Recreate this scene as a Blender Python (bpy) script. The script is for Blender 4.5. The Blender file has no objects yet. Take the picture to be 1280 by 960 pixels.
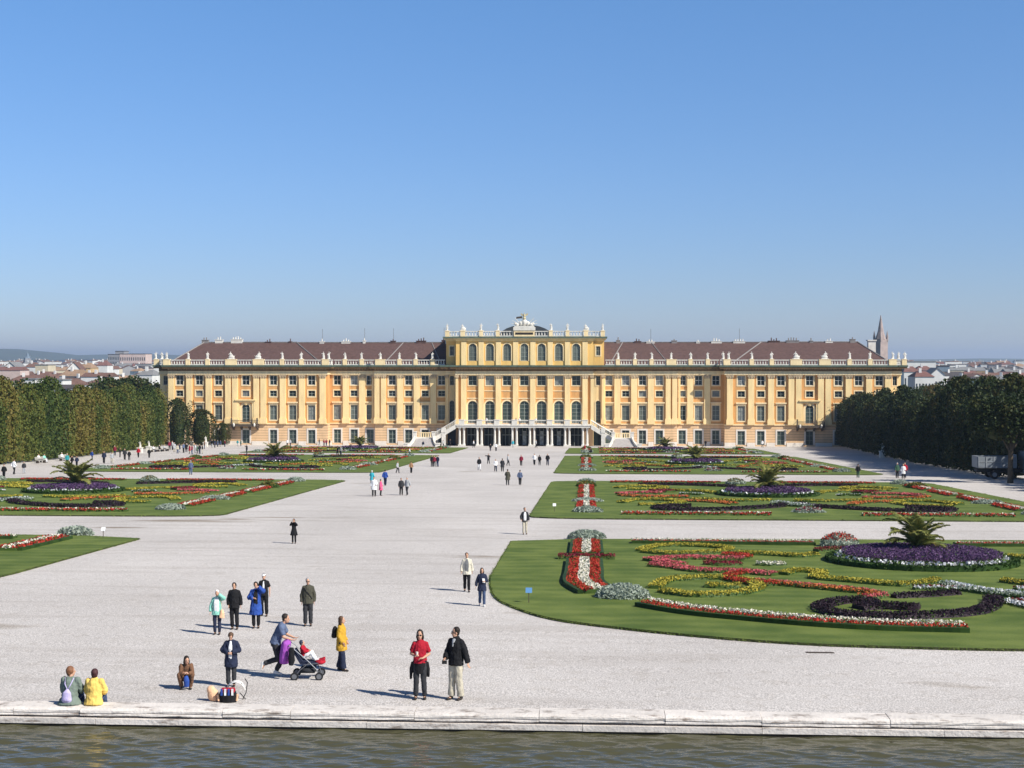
import bpy, math, random
import numpy as np
from mathutils import Vector, Matrix
random.seed(7); RNG = np.random.default_rng(11)
D = bpy.data; SC = bpy.context.scene; COL = SC.collection
R = math.radians; PI = math.pi

# ------------------------------------------------------------------ camera model (pixel rays of the 1280x960 photograph -> ground points)
F = 1720.; TH = math.atan(.054); PT = R(1.0); S = .0406
CX, CY, CZ = 14.68, 0., 7.125
def gz(y): return -S*y if 0 <= y <= 400 else (0. if y < 0 else -S*400)
def ray(x, y):
    a, b = (x-640)/F, (480-y)/F
    f = (-math.sin(TH)*math.cos(PT), math.cos(TH)*math.cos(PT), -math.sin(PT)); r = (math.cos(TH), math.sin(TH), 0)
    u = (-math.sin(TH)*math.sin(PT), math.cos(TH)*math.sin(PT), math.cos(PT))
    return [f[i]+a*r[i]+b*u[i] for i in range(3)]
def G(x, y):
    d = ray(x, y); t = (CZ+S*CY)/(-d[2]-S*d[1]); return Vector((CX+d[0]*t, CY+d[1]*t, CZ+d[2]*t))
def V(x, y, Y):
    d = ray(x, y); t = (Y-CY)/d[1]; return Vector((CX+d[0]*t, Y, CZ+d[2]*t))

cam = D.objects.new('camera', D.cameras.new('camera')); COL.objects.link(cam)
cam.location = (CX, CY, CZ); cam.rotation_euler = (R(90)-PT, 0, TH)
cam.data.sensor_width = 36; cam.data.lens = F/1280*36; cam.data.clip_start = .5; cam.data.clip_end = 60000
SC.camera = cam

# ------------------------------------------------------------------ light
HAZE_D = 1.15e-4
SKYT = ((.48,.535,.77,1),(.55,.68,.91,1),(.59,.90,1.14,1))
SUN_EL = R(41); SUN_AZ = R(121)
w = D.worlds.new('World'); SC.world = w; w.use_nodes = True
nt = w.node_tree; bg = nt.nodes['Background']
sky = nt.nodes.new('ShaderNodeTexSky'); sky.sky_type = 'NISHITA'; sky.sun_disc = False
sky.sun_elevation = SUN_EL; sky.sun_rotation = SUN_AZ; sky.air_density = 1.0; sky.dust_density = 0.0; sky.ozone_density = 3.0; sky.altitude = 200
tcw = nt.nodes.new('ShaderNodeTexCoord'); spw = nt.nodes.new('ShaderNodeSeparateXYZ'); nt.links.new(tcw.outputs['Generated'], spw.inputs[0])
rw = nt.nodes.new('ShaderNodeValToRGB'); nt.links.new(spw.outputs['Z'], rw.inputs[0]); el = rw.color_ramp.elements   # colour tint on the sky: low part lavender, unseen zenith darkened to weaken fill
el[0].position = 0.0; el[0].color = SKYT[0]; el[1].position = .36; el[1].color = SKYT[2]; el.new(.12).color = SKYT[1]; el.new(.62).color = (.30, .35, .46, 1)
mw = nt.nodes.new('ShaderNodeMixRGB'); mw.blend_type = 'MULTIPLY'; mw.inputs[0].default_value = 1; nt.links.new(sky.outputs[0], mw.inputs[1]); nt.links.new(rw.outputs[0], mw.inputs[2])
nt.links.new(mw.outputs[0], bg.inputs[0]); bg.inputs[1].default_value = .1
sun = D.objects.new('sun', D.lights.new('sun', 'SUN')); COL.objects.link(sun)
sun.data.energy = 4.8; sun.data.angle = R(.53); sun.data.color = (1, .95, .86)
sd = Vector((math.sin(SUN_AZ)*math.cos(SUN_EL), math.cos(SUN_AZ)*math.cos(SUN_EL), math.sin(SUN_EL)))
sun.rotation_euler = sd.to_track_quat('Z', 'Y').to_euler(); sun.location = (60, -60, 90)
SC.view_settings.view_transform = 'Standard'; SC.view_settings.look = 'None'; SC.view_settings.gamma = 1
SC.view_settings.exposure = 0.45; SC.view_settings.use_curve_mapping = False
SC.render.engine = 'CYCLES'; SC.render.resolution_x = 1024; SC.render.resolution_y = 768
SC.cycles.max_bounces = 6; SC.cycles.volume_bounces = 0

# ------------------------------------------------------------------ materials
MATS = {}
def mat(name, col, rough=.85, var=.12, scale=3., bump=0., spec=.25, metal=0., rnd=0., huevar=0., detail=4., coords='obj', bscale=None, dist=.05, anis=(1, 1, 1)):
    """base colour broken up by noise; rnd = value change from object to object"""
    if name in MATS: return MATS[name]
    m = D.materials.new(name); m.use_nodes = True; MATS[name] = m
    t = m.node_tree; b = t.nodes['Principled BSDF']; L = t.links.new
    b.inputs['Roughness'].default_value = rough; b.inputs['Metallic'].default_value = metal
    b.inputs['Specular IOR Level'].default_value = spec
    tc = t.nodes.new('ShaderNodeTexCoord') if coords == 'obj' else t.nodes.new('ShaderNodeNewGeometry')
    out = tc.outputs['Object'] if coords == 'obj' else tc.outputs['Position']
    mp = t.nodes.new('ShaderNodeMapping'); mp.inputs['Scale'].default_value = anis; L(out, mp.inputs[0])
    n = t.nodes.new('ShaderNodeTexNoise'); n.inputs['Scale'].default_value = scale; n.inputs['Detail'].default_value = detail
    L(mp.outputs[0], n.inputs['Vector'])
    hs = t.nodes.new('ShaderNodeHueSaturation'); hs.inputs['Color'].default_value = (*col, 1)
    mr = t.nodes.new('ShaderNodeMapRange'); mr.inputs[1].default_value = .25; mr.inputs[2].default_value = .75
    mr.inputs[3].default_value = 1-var; mr.inputs[4].default_value = 1+var; L(n.outputs[0], mr.inputs[0])
    val = mr.outputs[0]
    if rnd or huevar:
        oi = t.nodes.new('ShaderNodeObjectInfo')
        if rnd:
            r2 = t.nodes.new('ShaderNodeMapRange'); r2.inputs[3].default_value = 1-rnd; r2.inputs[4].default_value = 1+rnd
            L(oi.outputs['Random'], r2.inputs[0]); mu = t.nodes.new('ShaderNodeMath'); mu.operation = 'MULTIPLY'
            L(val, mu.inputs[0]); L(r2.outputs[0], mu.inputs[1]); val = mu.outputs[0]
        if huevar:
            r3 = t.nodes.new('ShaderNodeMapRange'); r3.inputs[3].default_value = .5-huevar; r3.inputs[4].default_value = .5+huevar
            L(oi.outputs['Random'], r3.inputs[0]); L(r3.outputs[0], hs.inputs['Hue'])
    L(val, hs.inputs['Value']); L(hs.outputs[0], b.inputs['Base Color'])
    if bump:
        n2 = n
        if bscale:
            n2 = t.nodes.new('ShaderNodeTexNoise'); n2.inputs['Scale'].default_value = bscale; n2.inputs['Detail'].default_value = 5; L(mp.outputs[0], n2.inputs['Vector'])
        bp = t.nodes.new('ShaderNodeBump'); bp.inputs['Strength'].default_value = bump; bp.inputs['Distance'].default_value = dist
        L(n2.outputs[0], bp.inputs['Height']); L(bp.outputs[0], b.inputs['Normal'])
    return m

def leafmat(name, c1, c2, c3=None, scale=1.2, rnd=.15, trans=.25, objmix=0., zs=1.):
    """foliage: two or three leaf colours in clumps plus a change from leaf to leaf and plant to plant"""
    if name in MATS: return MATS[name]
    m = D.materials.new(name); m.use_nodes = True; MATS[name] = m
    t = m.node_tree; b = t.nodes['Principled BSDF']; L = t.links.new
    b.inputs['Roughness'].default_value = .6; b.inputs['Specular IOR Level'].default_value = .2
    g = t.nodes.new('ShaderNodeNewGeometry')
    n = t.nodes.new('ShaderNodeTexNoise'); n.inputs['Scale'].default_value = scale; n.inputs['Detail'].default_value = 3; mpl = t.nodes.new('ShaderNodeMapping'); mpl.inputs['Scale'].default_value = (1, 1, zs); L(g.outputs['Position'], mpl.inputs[0]); L(mpl.outputs[0], n.inputs['Vector'])
    ad = t.nodes.new('ShaderNodeMath'); ad.operation = 'MULTIPLY_ADD'; L(g.outputs['Random Per Island'], ad.inputs[0]); ad.inputs[1].default_value = .35; L(n.outputs[0], ad.inputs[2])
    fac = ad.outputs[0]
    if objmix:
        oi = t.nodes.new('ShaderNodeObjectInfo'); a2 = t.nodes.new('ShaderNodeMath'); a2.operation = 'MULTIPLY_ADD'
        L(oi.outputs['Random'], a2.inputs[0]); a2.inputs[1].default_value = objmix; L(fac, a2.inputs[2])
        a3 = t.nodes.new('ShaderNodeMath'); a3.operation = 'SUBTRACT'; L(a2.outputs[0], a3.inputs[0]); a3.inputs[1].default_value = objmix*.5; fac = a3.outputs[0]
    cr = t.nodes.new('ShaderNodeValToRGB'); e = cr.color_ramp.elements
    e[0].position = .42; e[0].color = (*c1, 1); e[1].position = .72; e[1].color = (*c2, 1)
    if c3: x = e.new(.98); x.color = (*c3, 1)
    L(fac, cr.inputs[0])
    L(cr.outputs[0], b.inputs['Base Color'])
    if trans:
        tr = t.nodes.new('ShaderNodeBsdfTranslucent'); L(cr.outputs[0], tr.inputs[0]); mx = t.nodes.new('ShaderNodeMixShader'); mx.inputs[0].default_value = trans
        L(b.outputs[0], mx.inputs[1]); L(tr.outputs[0], mx.inputs[2]); L(mx.outputs[0], t.nodes['Material Output'].inputs[0])
    return m

# ------------------------------------------------------------------ mesh builder
class MB:
    def __init__(s): s.v = []; s.f = []; s.m = []
    def add(s, vs, fs, mi=0):
        o = len(s.v); s.v.extend([tuple(p) for p in vs]); s.f.extend([tuple(i+o for i in f) for f in fs]); s.m.extend([mi]*len(fs)); return s
    def box(s, x0, x1, y0, y1, z0, z1, mi=0):
        return s.add([(x0,y0,z0),(x1,y0,z0),(x1,y1,z0),(x0,y1,z0),(x0,y0,z1),(x1,y0,z1),(x1,y1,z1),(x0,y1,z1)],
                     [(0,3,2,1),(4,5,6,7),(0,1,5,4),(1,2,6,5),(2,3,7,6),(3,0,4,7)], mi)
    def hexa(s, p, mi=0):      # 8 free corners, bottom ring then top ring
        return s.add(p, [(0,3,2,1),(4,5,6,7),(0,1,5,4),(1,2,6,5),(2,3,7,6),(3,0,4,7)], mi)
    def tube(s, pts, rad, n=8, mi=0, side=None):
        """tapered tube with flat caps; rad: number or (rx, ry) per point; side fixes the rx axis"""
        pts = [Vector(p) for p in pts]; rings = []
        if not hasattr(rad, '__len__'): rad = [rad]*len(pts)
        ref = None
        for i, p in enumerate(pts):
            t = (pts[min(i+1, len(pts)-1)]-pts[max(i-1, 0)]).normalized()
            a = Vector(side) if side else (ref if ref else (Vector((1,0,0)) if abs(t.x) < .8 else Vector((0,1,0))))
            a = (a-t*a.dot(t)); a = a.normalized() if a.length > 1e-5 else t.orthogonal().normalized()
            ref = a; b = t.cross(a); r = rad[i]; rx, ry = r if hasattr(r, '__len__') else (r, r)
            rings.append([p+a*rx*math.cos(2*PI*k/n)+b*ry*math.sin(2*PI*k/n) for k in range(n)])
        vs = [q for r in rings for q in r]; fs = []
        for i in range(len(rings)-1):
            for k in range(n): fs.append((i*n+k, i*n+(k+1) % n, (i+1)*n+(k+1) % n, (i+1)*n+k))
        fs.append(tuple(range(n))[::-1]); fs.append(tuple((len(rings)-1)*n+k for k in range(n)))
        return s.add(vs, fs, mi)
    def lathe(s, prof, n=8, c=(0,0,0), mi=0, sx=1., sy=1.):
        vs = []; fs = []
        for r, z in prof: vs += [(c[0]+r*sx*math.cos(2*PI*k/n), c[1]+r*sy*math.sin(2*PI*k/n), c[2]+z) for k in range(n)]
        for i in range(len(prof)-1):
            for k in range(n): fs.append((i*n+k, i*n+(k+1) % n, (i+1)*n+(k+1) % n, (i+1)*n+k))
        fs.append(tuple(range(n))[::-1]); fs.append(tuple((len(prof)-1)*n+k for k in range(n)))
        return s.add(vs, fs, mi)
    def ball(s, c, r, n=10, m=6, mi=0, M=None):
        rx, ry, rz = r if hasattr(r, '__len__') else (r, r, r); vs = []; fs = []
        for i in range(1, m):
            a = PI*i/m
            vs += [Vector((rx*math.sin(a)*math.cos(2*PI*k/n), ry*math.sin(a)*math.sin(2*PI*k/n), -rz*math.cos(a))) for k in range(n)]
        vs += [Vector((0,0,-rz)), Vector((0,0,rz))]; b = len(vs)-2
        for i in range(m-2):
            for k in range(n): fs.append((i*n+k, i*n+(k+1) % n, (i+1)*n+(k+1) % n, (i+1)*n+k))
        for k in range(n): fs.append((b, (k+1) % n, k)); fs.append((b+1, (m-2)*n+k, (m-2)*n+(k+1) % n))
        c = Vector(c); return s.add([(M @ q if M else q)+c for q in vs], fs, mi)
    def prism(s, poly, z0, z1, mi=0, mside=None):
        n = len(poly); vs = []
        for k in (0, 1):
            for p in poly: vs.append((p[0], p[1], (z0, z1)[k] + (p[2] if len(p) > 2 else 0)))
        s.add(vs, [tuple(range(n, 2*n))], mi)
        s.add(vs, [(i, (i+1) % n, n+(i+1) % n, n+i) for i in range(n)]+[tuple(range(n))[::-1]], mi if mside is None else mside); return s
    def quads(s, P, mi):       # P: (n,4,3) array, mi: per-quad material index
        o = len(s.v); n = len(P); s.v.extend(map(tuple, P.reshape(-1, 3).tolist()))
        s.f.extend([(o+4*i, o+4*i+1, o+4*i+2, o+4*i+3) for i in range(n)])
        s.m.extend(list(mi) if hasattr(mi, '__len__') else [mi]*n); return s
    def mesh(s, name, mats, smooth=False):
        me = D.meshes.new(name); me.from_pydata(s.v, [], s.f)
        for m in (mats if isinstance(mats, (list, tuple)) else [mats]): me.materials.append(m)
        me.polygons.foreach_set('material_index', s.m)
        if smooth: me.polygons.foreach_set('use_smooth', [True]*len(me.polygons))
        me.update(); return me
    def build(s, name, mats, parent=None, smooth=False, loc=None, rz=0):
        return link(name, s.mesh(name, mats, smooth), parent, loc, rz)
def link(name, me, parent=None, loc=None, rz=0):
    o = D.objects.new(name, me); COL.objects.link(o)
    if parent: o.parent = parent
    if loc is not None: o.location = loc
    if rz: o.rotation_euler.z = rz
    return o
def tag(o, label=None, cat=None, group=None, kind=None):
    if label: o['label'] = label
    if cat: o['category'] = cat
    if group: o['group'] = group
    if kind: o['kind'] = kind
    return o
def thing(name, label, cat, loc=(0,0,0), rz=0, group=None, scale=1.):
    o = D.objects.new(name, None); COL.objects.link(o); o.location = loc; o.rotation_euler.z = rz; o.scale = (scale,)*3
    o.empty_display_size = .3
    return tag(o, label, cat, group)
def copy_tree(o, parent=None):
    c = o.copy(); COL.objects.link(c)
    if parent: c.parent = parent
    for ch in list(o.children): copy_tree(ch, c)
    return c
ORD = 'first second third fourth fifth sixth seventh eighth ninth tenth eleventh twelfth thirteenth fourteenth fifteenth sixteenth seventeenth eighteenth nineteenth twentieth'.split()
def nth(i):
    i += 1
    if i <= 20: return ORD[i-1]
    tens = {2:'twenty',3:'thirty',4:'forty',5:'fifty'}[i//10]
    return (tens+'-'+ORD[i % 10-1]) if i % 10 else {3:'thirtieth',4:'fortieth',5:'fiftieth'}[i//10]
def leafquads(C, size, up=0., aspect=1., N=None):
    """randomly turned leaf quads at the points C (n,3)"""
    n = len(C); nrm = RNG.normal(size=(n, 3)); nrm[:, 2] += up
    if N is not None: nrm = nrm*.6+N
    nrm /= np.linalg.norm(nrm, axis=1)[:, None]
    t = RNG.normal(size=(n, 3)); t -= nrm*(t*nrm).sum(1)[:, None]; t /= np.linalg.norm(t, axis=1)[:, None]; b = np.cross(nrm, t)
    s = (size*RNG.uniform(.6, 1.3, n))[:, None]/2
    return np.stack([C-t*s-b*s*aspect*.3, C+t*s*.2-b*s*aspect, C+t*s+b*s*aspect*.3, C-t*s*.2+b*s*aspect], 1)
# ------------------------------------------------------------------ ground, lawns, pool
def gravel_material():
    m = D.materials.new('gravel'); m.use_nodes = True; t = m.node_tree; b = t.nodes['Principled BSDF']; L = t.links.new
    g = t.nodes.new('ShaderNodeNewGeometry'); b.inputs['Roughness'].default_value = .95; b.inputs['Specular IOR Level'].default_value = .1
    def noise(scale, detail, anis=(1,1,1)):
        mp = t.nodes.new('ShaderNodeMapping'); mp.inputs['Scale'].default_value = anis; L(g.outputs['Position'], mp.inputs[0])
        n = t.nodes.new('ShaderNodeTexNoise'); n.inputs['Scale'].default_value = scale; n.inputs['Detail'].default_value = detail; L(mp.outputs[0], n.inputs['Vector']); return n.outputs[0]
    def ramp(v, p0, c0, p1, c1):
        r = t.nodes.new('ShaderNodeValToRGB'); r.color_ramp.elements[0].position = p0; r.color_ramp.elements[0].color = (*c0, 1)
        r.color_ramp.elements[1].position = p1; r.color_ramp.elements[1].color = (*c1, 1); L(v, r.inputs[0]); return r.outputs[0]
    def mul(a, b_):
        x = t.nodes.new('ShaderNodeMixRGB'); x.blend_type = 'MULTIPLY'; x.inputs[0].default_value = 1; L(a, x.inputs[1]); L(b_, x.inputs[2]); return x.outputs[0]
    base = ramp(noise(.12, 4, (1, .5, 1)), .3, (.51, .478, .452), .7, (.61, .575, .545))
    grain = ramp(noise(15, 2, (1.9, 1, 1)), .36, (.66, .655, .65), .64, (1.2, 1.195, 1.19))
    tracks = ramp(noise(.35, 5, (.25, 2.2, 1)), .36, (.90, .89, .88), .5, (1, 1, 1))
    damp = ramp(noise(.16, 3, (.55, 1.6, 1)), .26, (.55, .5, .43), .33, (1, 1, 1))
    spots = ramp(noise(2.2, 6), .36, (.93, .92, .905), .44, (1, 1, 1)); leaves = ramp(noise(7, 2, (1.6, 1, 1)), .235, (.42, .33, .22), .25, (1, 1, 1)); c = mul(mul(mul(mul(mul(base, grain), tracks), damp), spots), leaves); L(c, b.inputs['Base Color'])
    bp = t.nodes.new('ShaderNodeBump'); bp.inputs['Strength'].default_value = .35; bp.inputs['Distance'].default_value = .02; L(noise(30, 3), bp.inputs['Height']); L(bp.outputs[0], b.inputs['Normal'])
    return m
GRAVEL = gravel_material()
PARK = mat('park_floor', (.07, .085, .035), .9, .4, .4, coords='pos')
CITYG = mat('city_ground', (.10, .11, .08), .9, .35, .02, coords='pos')
POOL = (-46., 46., 4., 32.2)
xs = [-12000, -3000, -400, -96, -46, -20, 0, 20, 46, 96, 400, 3000, 12000]
ys = [-600, -60, 0, 4, 32.2, 60, 100, 150, 200, 260, 320, 345, 400, 1200, 4000, 9000, 20000]
g = MB()
for i in range(len(xs)-1):
    for j in range(len(ys)-1):
        x0, x1, y0, y1 = xs[i], xs[i+1], ys[j], ys[j+1]
        if x0 >= -46 and x1 <= 46 and y0 >= 4 and y1 <= 32.2: continue
        mi = 0 if (x0 >= -96 and x1 <= 96 and y0 >= -60 and y1 <= 345) else (1 if abs(x0) <= 400 and abs(x1) <= 400 and y1 <= 1200 else 2)
        g.add([(x0,y0,gz(y0)),(x1,y0,gz(y0)),(x1,y1,gz(y1)),(x0,y1,gz(y1))], [(0,1,2,3)], mi)
tag(g.build('ground', [GRAVEL, PARK, CITYG]), kind='structure')

# pool
ZW = -1.46
def water_material():
    m = D.materials.new('pool_water'); m.use_nodes = True; t = m.node_tree; b = t.nodes['Principled BSDF']; L = t.links.new
    b.inputs['Base Color'].default_value = (.072, .069, .038, 1); b.inputs['Roughness'].default_value = .06; b.inputs['IOR'].default_value = 1.33; b.inputs['Specular IOR Level'].default_value = .5
    g = t.nodes.new('ShaderNodeNewGeometry'); n = t.nodes.new('ShaderNodeTexNoise'); n.inputs['Scale'].default_value = 5; n.inputs['Detail'].default_value = 3
    mp = t.nodes.new('ShaderNodeMapping'); mp.inputs['Scale'].default_value = (.6, 1.5, 1); L(g.outputs['Position'], mp.inputs[0]); L(mp.outputs[0], n.inputs['Vector'])
    bp = t.nodes.new('ShaderNodeBump'); bp.inputs['Strength'].default_value = .35; bp.inputs['Distance'].default_value = .05; L(n.outputs[0], bp.inputs['Height']); L(bp.outputs[0], b.inputs['Normal'])
    return m
nx, ny = 1100, 200
X, Y = np.meshgrid(np.linspace(-12, 34, nx), np.linspace(26.5, 31.75, ny))
Z = np.zeros_like(X)
for k in range(26):
    lam = .16*7**RNG.random(); a = RNG.normal(PI/2, .33); ph = RNG.uniform(0, 6.28)
    Z += .0064*lam**.95*np.sin(2*PI/lam*(X*math.cos(a)+Y*math.sin(a))+ph+.8*np.sin(X*.7+k)+.6*np.sin(Y*1.3+k*2))
Z += ZW
vv = np.stack([X, Y, Z], 2).reshape(-1, 3); idx = np.arange(nx*ny).reshape(ny, nx)
q = np.stack([idx[:-1,:-1], idx[:-1,1:], idx[1:,1:], idx[1:,:-1]], 2).reshape(-1, 4)
wb = MB(); wb.v = list(map(tuple, vv.tolist())); wb.f = list(map(tuple, q.tolist())); wb.m = [0]*len(wb.f)
for x0, x1, y0, y1 in ((-46,-12,4,31.75),(34,46,4,31.75),(-12,34,4,26.5)):
    wb.add([(x0,y0,ZW),(x1,y0,ZW),(x1,y1,ZW),(x0,y1,ZW)], [(0,1,2,3)])
tag(wb.build('water', water_material(), smooth=True), kind='structure')
def stone_mat():
    m = mat('rim_stone', (.66, .61, .56), .8, .12, 2.2, bump=.4, rnd=.08, coords='pos', bscale=14)
    t = m.node_tree; L = t.links.new; b = t.nodes['Principled BSDF']; src = b.inputs['Base Color'].links[0].from_socket
    g = t.nodes.new('ShaderNodeNewGeometry'); n = t.nodes.new('ShaderNodeTexNoise'); n.inputs['Scale'].default_value = 3.5; n.inputs['Detail'].default_value = 8; n.inputs['Roughness'].default_value = .7
    mp = t.nodes.new('ShaderNodeMapping'); mp.inputs['Scale'].default_value = (.5, 1, 3); L(g.outputs['Position'], mp.inputs[0]); L(mp.outputs[0], n.inputs['Vector'])
    r = t.nodes.new('ShaderNodeValToRGB'); r.color_ramp.elements[0].position = .34; r.color_ramp.elements[0].color = (.26, .21, .18, 1); r.color_ramp.elements[1].position = .47; r.color_ramp.elements[1].color = (1, 1, 1, 1); L(n.outputs[0], r.inputs[0])
    x = t.nodes.new('ShaderNodeMixRGB'); x.blend_type = 'MULTIPLY'; x.inputs[0].default_value = .85; L(src, x.inputs[1]); L(r.outputs[0], x.inputs[2]); L(x.outputs[0], b.inputs['Base Color'])
    return m
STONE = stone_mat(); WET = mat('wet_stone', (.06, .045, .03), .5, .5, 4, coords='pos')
rim = thing('pool_rim', 'long weathered pale stone rim along the edge of the foreground pool', 'pool rim', (0, 32.2, -1.05))
x = -46.
while x < 46:
    L_ = random.choice((1.6, 2.2, 2.9, 3.4)); x1 = min(46, x+L_); dz = random.uniform(-.012, .012); dy = random.uniform(-.02, .02)
    prof = [(0,-.45),(0,0),(-.50,-.004),(-.57,-.02),(-.60,-.055),(-.605,-.10),(-.585,-.125),(-.60,-.14),(-.60,-.175),(-.50,-.185),(-.40,-.20),(-.40,-.45)]
    m = MB(); n = len(prof); xa, xb = x+.006, x1-.006
    nseg = max(2, int(L_*3)); vs = []
    for s_ in range(nseg+1):
        xx = xa+(xb-xa)*s_/nseg
        vs += [(xx, p[0]+dy+(random.uniform(-.012,.008) if 2 <= i <= 9 else 0), p[1]+dz*(1 if p[1] > -.4 else 0)+(random.uniform(-.012,.006) if 5 <= i <= 9 else 0)) for i, p in enumerate(prof)]
    fs = []
    for s_ in range(nseg):
        for i in range(n): fs.append((s_*n+i, s_*n+(i+1) % n, (s_+1)*n+(i+1) % n, (s_+1)*n+i))
    fs.append(tuple(range(n))); fs.append(tuple(nseg*n+i for i in range(n))[::-1])
    m.add(vs, [f[::-1] for f in fs]); m.build('coping_stone', STONE, rim); x = x1
x = -46.
while x < 46:
    L_ = random.choice((3.2, 4.1, 5.0)); x1 = min(46, x+L_); m = MB()
    m.box(x+.005, x1-.005, -.66, -.41, -.362+random.uniform(-.006,.006), -.232+random.uniform(-.006,.006), 0); m.build('ledge_stone', STONE, rim); x = x1
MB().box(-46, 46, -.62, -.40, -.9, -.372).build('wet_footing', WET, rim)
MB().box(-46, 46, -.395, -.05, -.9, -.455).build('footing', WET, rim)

# lawns
def lawn_material():
    m = D.materials.new('lawn_grass'); m.use_nodes = True; t = m.node_tree; b = t.nodes['Principled BSDF']; L = t.links.new
    g = t.nodes.new('ShaderNodeNewGeometry'); b.inputs['Roughness'].default_value = .85; b.inputs['Specular IOR Level'].default_value = .12
    def noise(scale, detail, anis=(1,1,1)):
        mp = t.nodes.new('ShaderNodeMapping'); mp.inputs['Scale'].default_value = anis; L(g.outputs['Position'], mp.inputs[0])
        n = t.nodes.new('ShaderNodeTexNoise'); n.inputs['Scale'].default_value = scale; n.inputs['Detail'].default_value = detail; L(mp.outputs[0], n.inputs['Vector']); return n.outputs[0]
    wv = t.nodes.new('ShaderNodeTexWave'); wv.inputs['Scale'].default_value = .22; wv.inputs['Distortion'].default_value = 3.5; wv.inputs['Detail'].default_value = 2; wv.bands_direction = 'Y'; L(g.outputs['Position'], wv.inputs['Vector'])
    ma = t.nodes.new('ShaderNodeMath'); ma.operation = 'MULTIPLY_ADD'; L(wv.outputs['Fac'], ma.inputs[0]); ma.inputs[1].default_value = .13; L(noise(.45, 6), ma.inputs[2])
    mb = t.nodes.new('ShaderNodeMath'); mb.operation = 'MULTIPLY_ADD'; L(noise(22, 3), mb.inputs[0]); mb.inputs[1].default_value = .5; L(ma.outputs[0], mb.inputs[2])
    r = t.nodes.new('ShaderNodeValToRGB'); r.color_ramp.elements[0].position = .62; r.color_ramp.elements[0].color = (.074, .114, .024, 1); r.color_ramp.elements[1].position = 1.; r.color_ramp.elements[1].color = (.155, .195, .048, 1); L(mb.outputs[0], r.inputs[0])
    L(r.outputs[0], b.inputs['Base Color'])
    bp = t.nodes.new('ShaderNodeBump'); bp.inputs['Strength'].default_value = .6; bp.inputs['Distance'].default_value = .04; L(noise(35, 3), bp.inputs['Height']); L(bp.outputs[0], b.inputs['Normal'])
    return m
LAWN = lawn_material(); SOIL = mat('lawn_edge_soil_shade', (.05, .055, .025), .95, .3, 3, coords='pos')  # soil of the cut edge, colour kept dark to draw its shadow line
def curve(pts, n=8):
    """Catmull-Rom through the points"""
    out = []; P = [Vector((*p[:2], 0)) for p in pts]
    for i in range(len(P)-1):
        a, b, c, d = P[max(i-1,0)], P[i], P[i+1], P[min(i+2, len(P)-1)]
        for k in range(n):
            t = k/n; out.append(.5*((2*b)+(c-a)*t+(2*a-5*b+4*c-d)*t*t+(3*b-a-3*c+d)*t**3))
    out.append(P[-1]); return out
def lawn(poly):
    m = MB(); pl = [(p[0], p[1], gz(p[1])) for p in poly]
    m.prism(pl, -.05, .085, 0, 1)
    P = np.array(pl); Q = np.roll(P, -1, 0); l = np.hypot(*(Q-P)[:, :2].T); near = P[:, 1].min() < 60; n = int(l.sum()*(110 if near else 14)); i = RNG.choice(len(P), n, p=l/l.sum()); f = RNG.random(n)[:, None]
    C = P[i]+(Q[i]-P[i])*f; C[:, :2] += RNG.normal(0, .045, (n, 2)); C[:, 2] += RNG.uniform(.02, .085, n); m.quads(leafquads(C, .055 if near else .12, up=.3, aspect=.6), 0)   # ragged trimmed edge
    return tag(m.build('lawn', [LAWN, SOIL]), kind='structure')
arc = [(10.5,60),(10.8,56.1),(11.3,52.7),(12.4,49.7),(13.5,47.8),(14.9,46.5),(18.0,44.5),(21.3,43.1),(24.4,42.6),(28.0,42.4),(33,42.9)]
half = [(p.x, p.y) for p in curve(arc, 5)]
R1 = half+[(51-(p[0]-10.5), p[1]) for p in half[::-1] if p[0] < 31]+[(51,77.5),(49,79.5),(39.6,79.8),(22.3,79.4),(14.1,78.6),(10.5,77.2)]
LXS = lambda poly: [(-p[0]-.3, p[1]) for p in poly[::-1]]
lawn(R1); lawn(LXS(R1))
def bed_poly(y0, y1, c=2.2):
    return [(10.7,y0+c),(10.9,y0+.6*c),(12,y0+.3*c),(14,y0+.08*c),(17,y0),(45,y0),(49,y0+.1*c),(50.5,y0+.5*c),(51,y0+c),(51,y1-c),(49,y1),(14,y1),(11.4,y1-.5*c),(11,y1-c)]
ROWS = {2: (94.6, 149.2), 3: (168.5, 244.), 4: (257, 303.5)}
for k, (a, b) in ROWS.items(): lawn(bed_poly(a, b)); lawn(LXS(bed_poly(a, b)))

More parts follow.
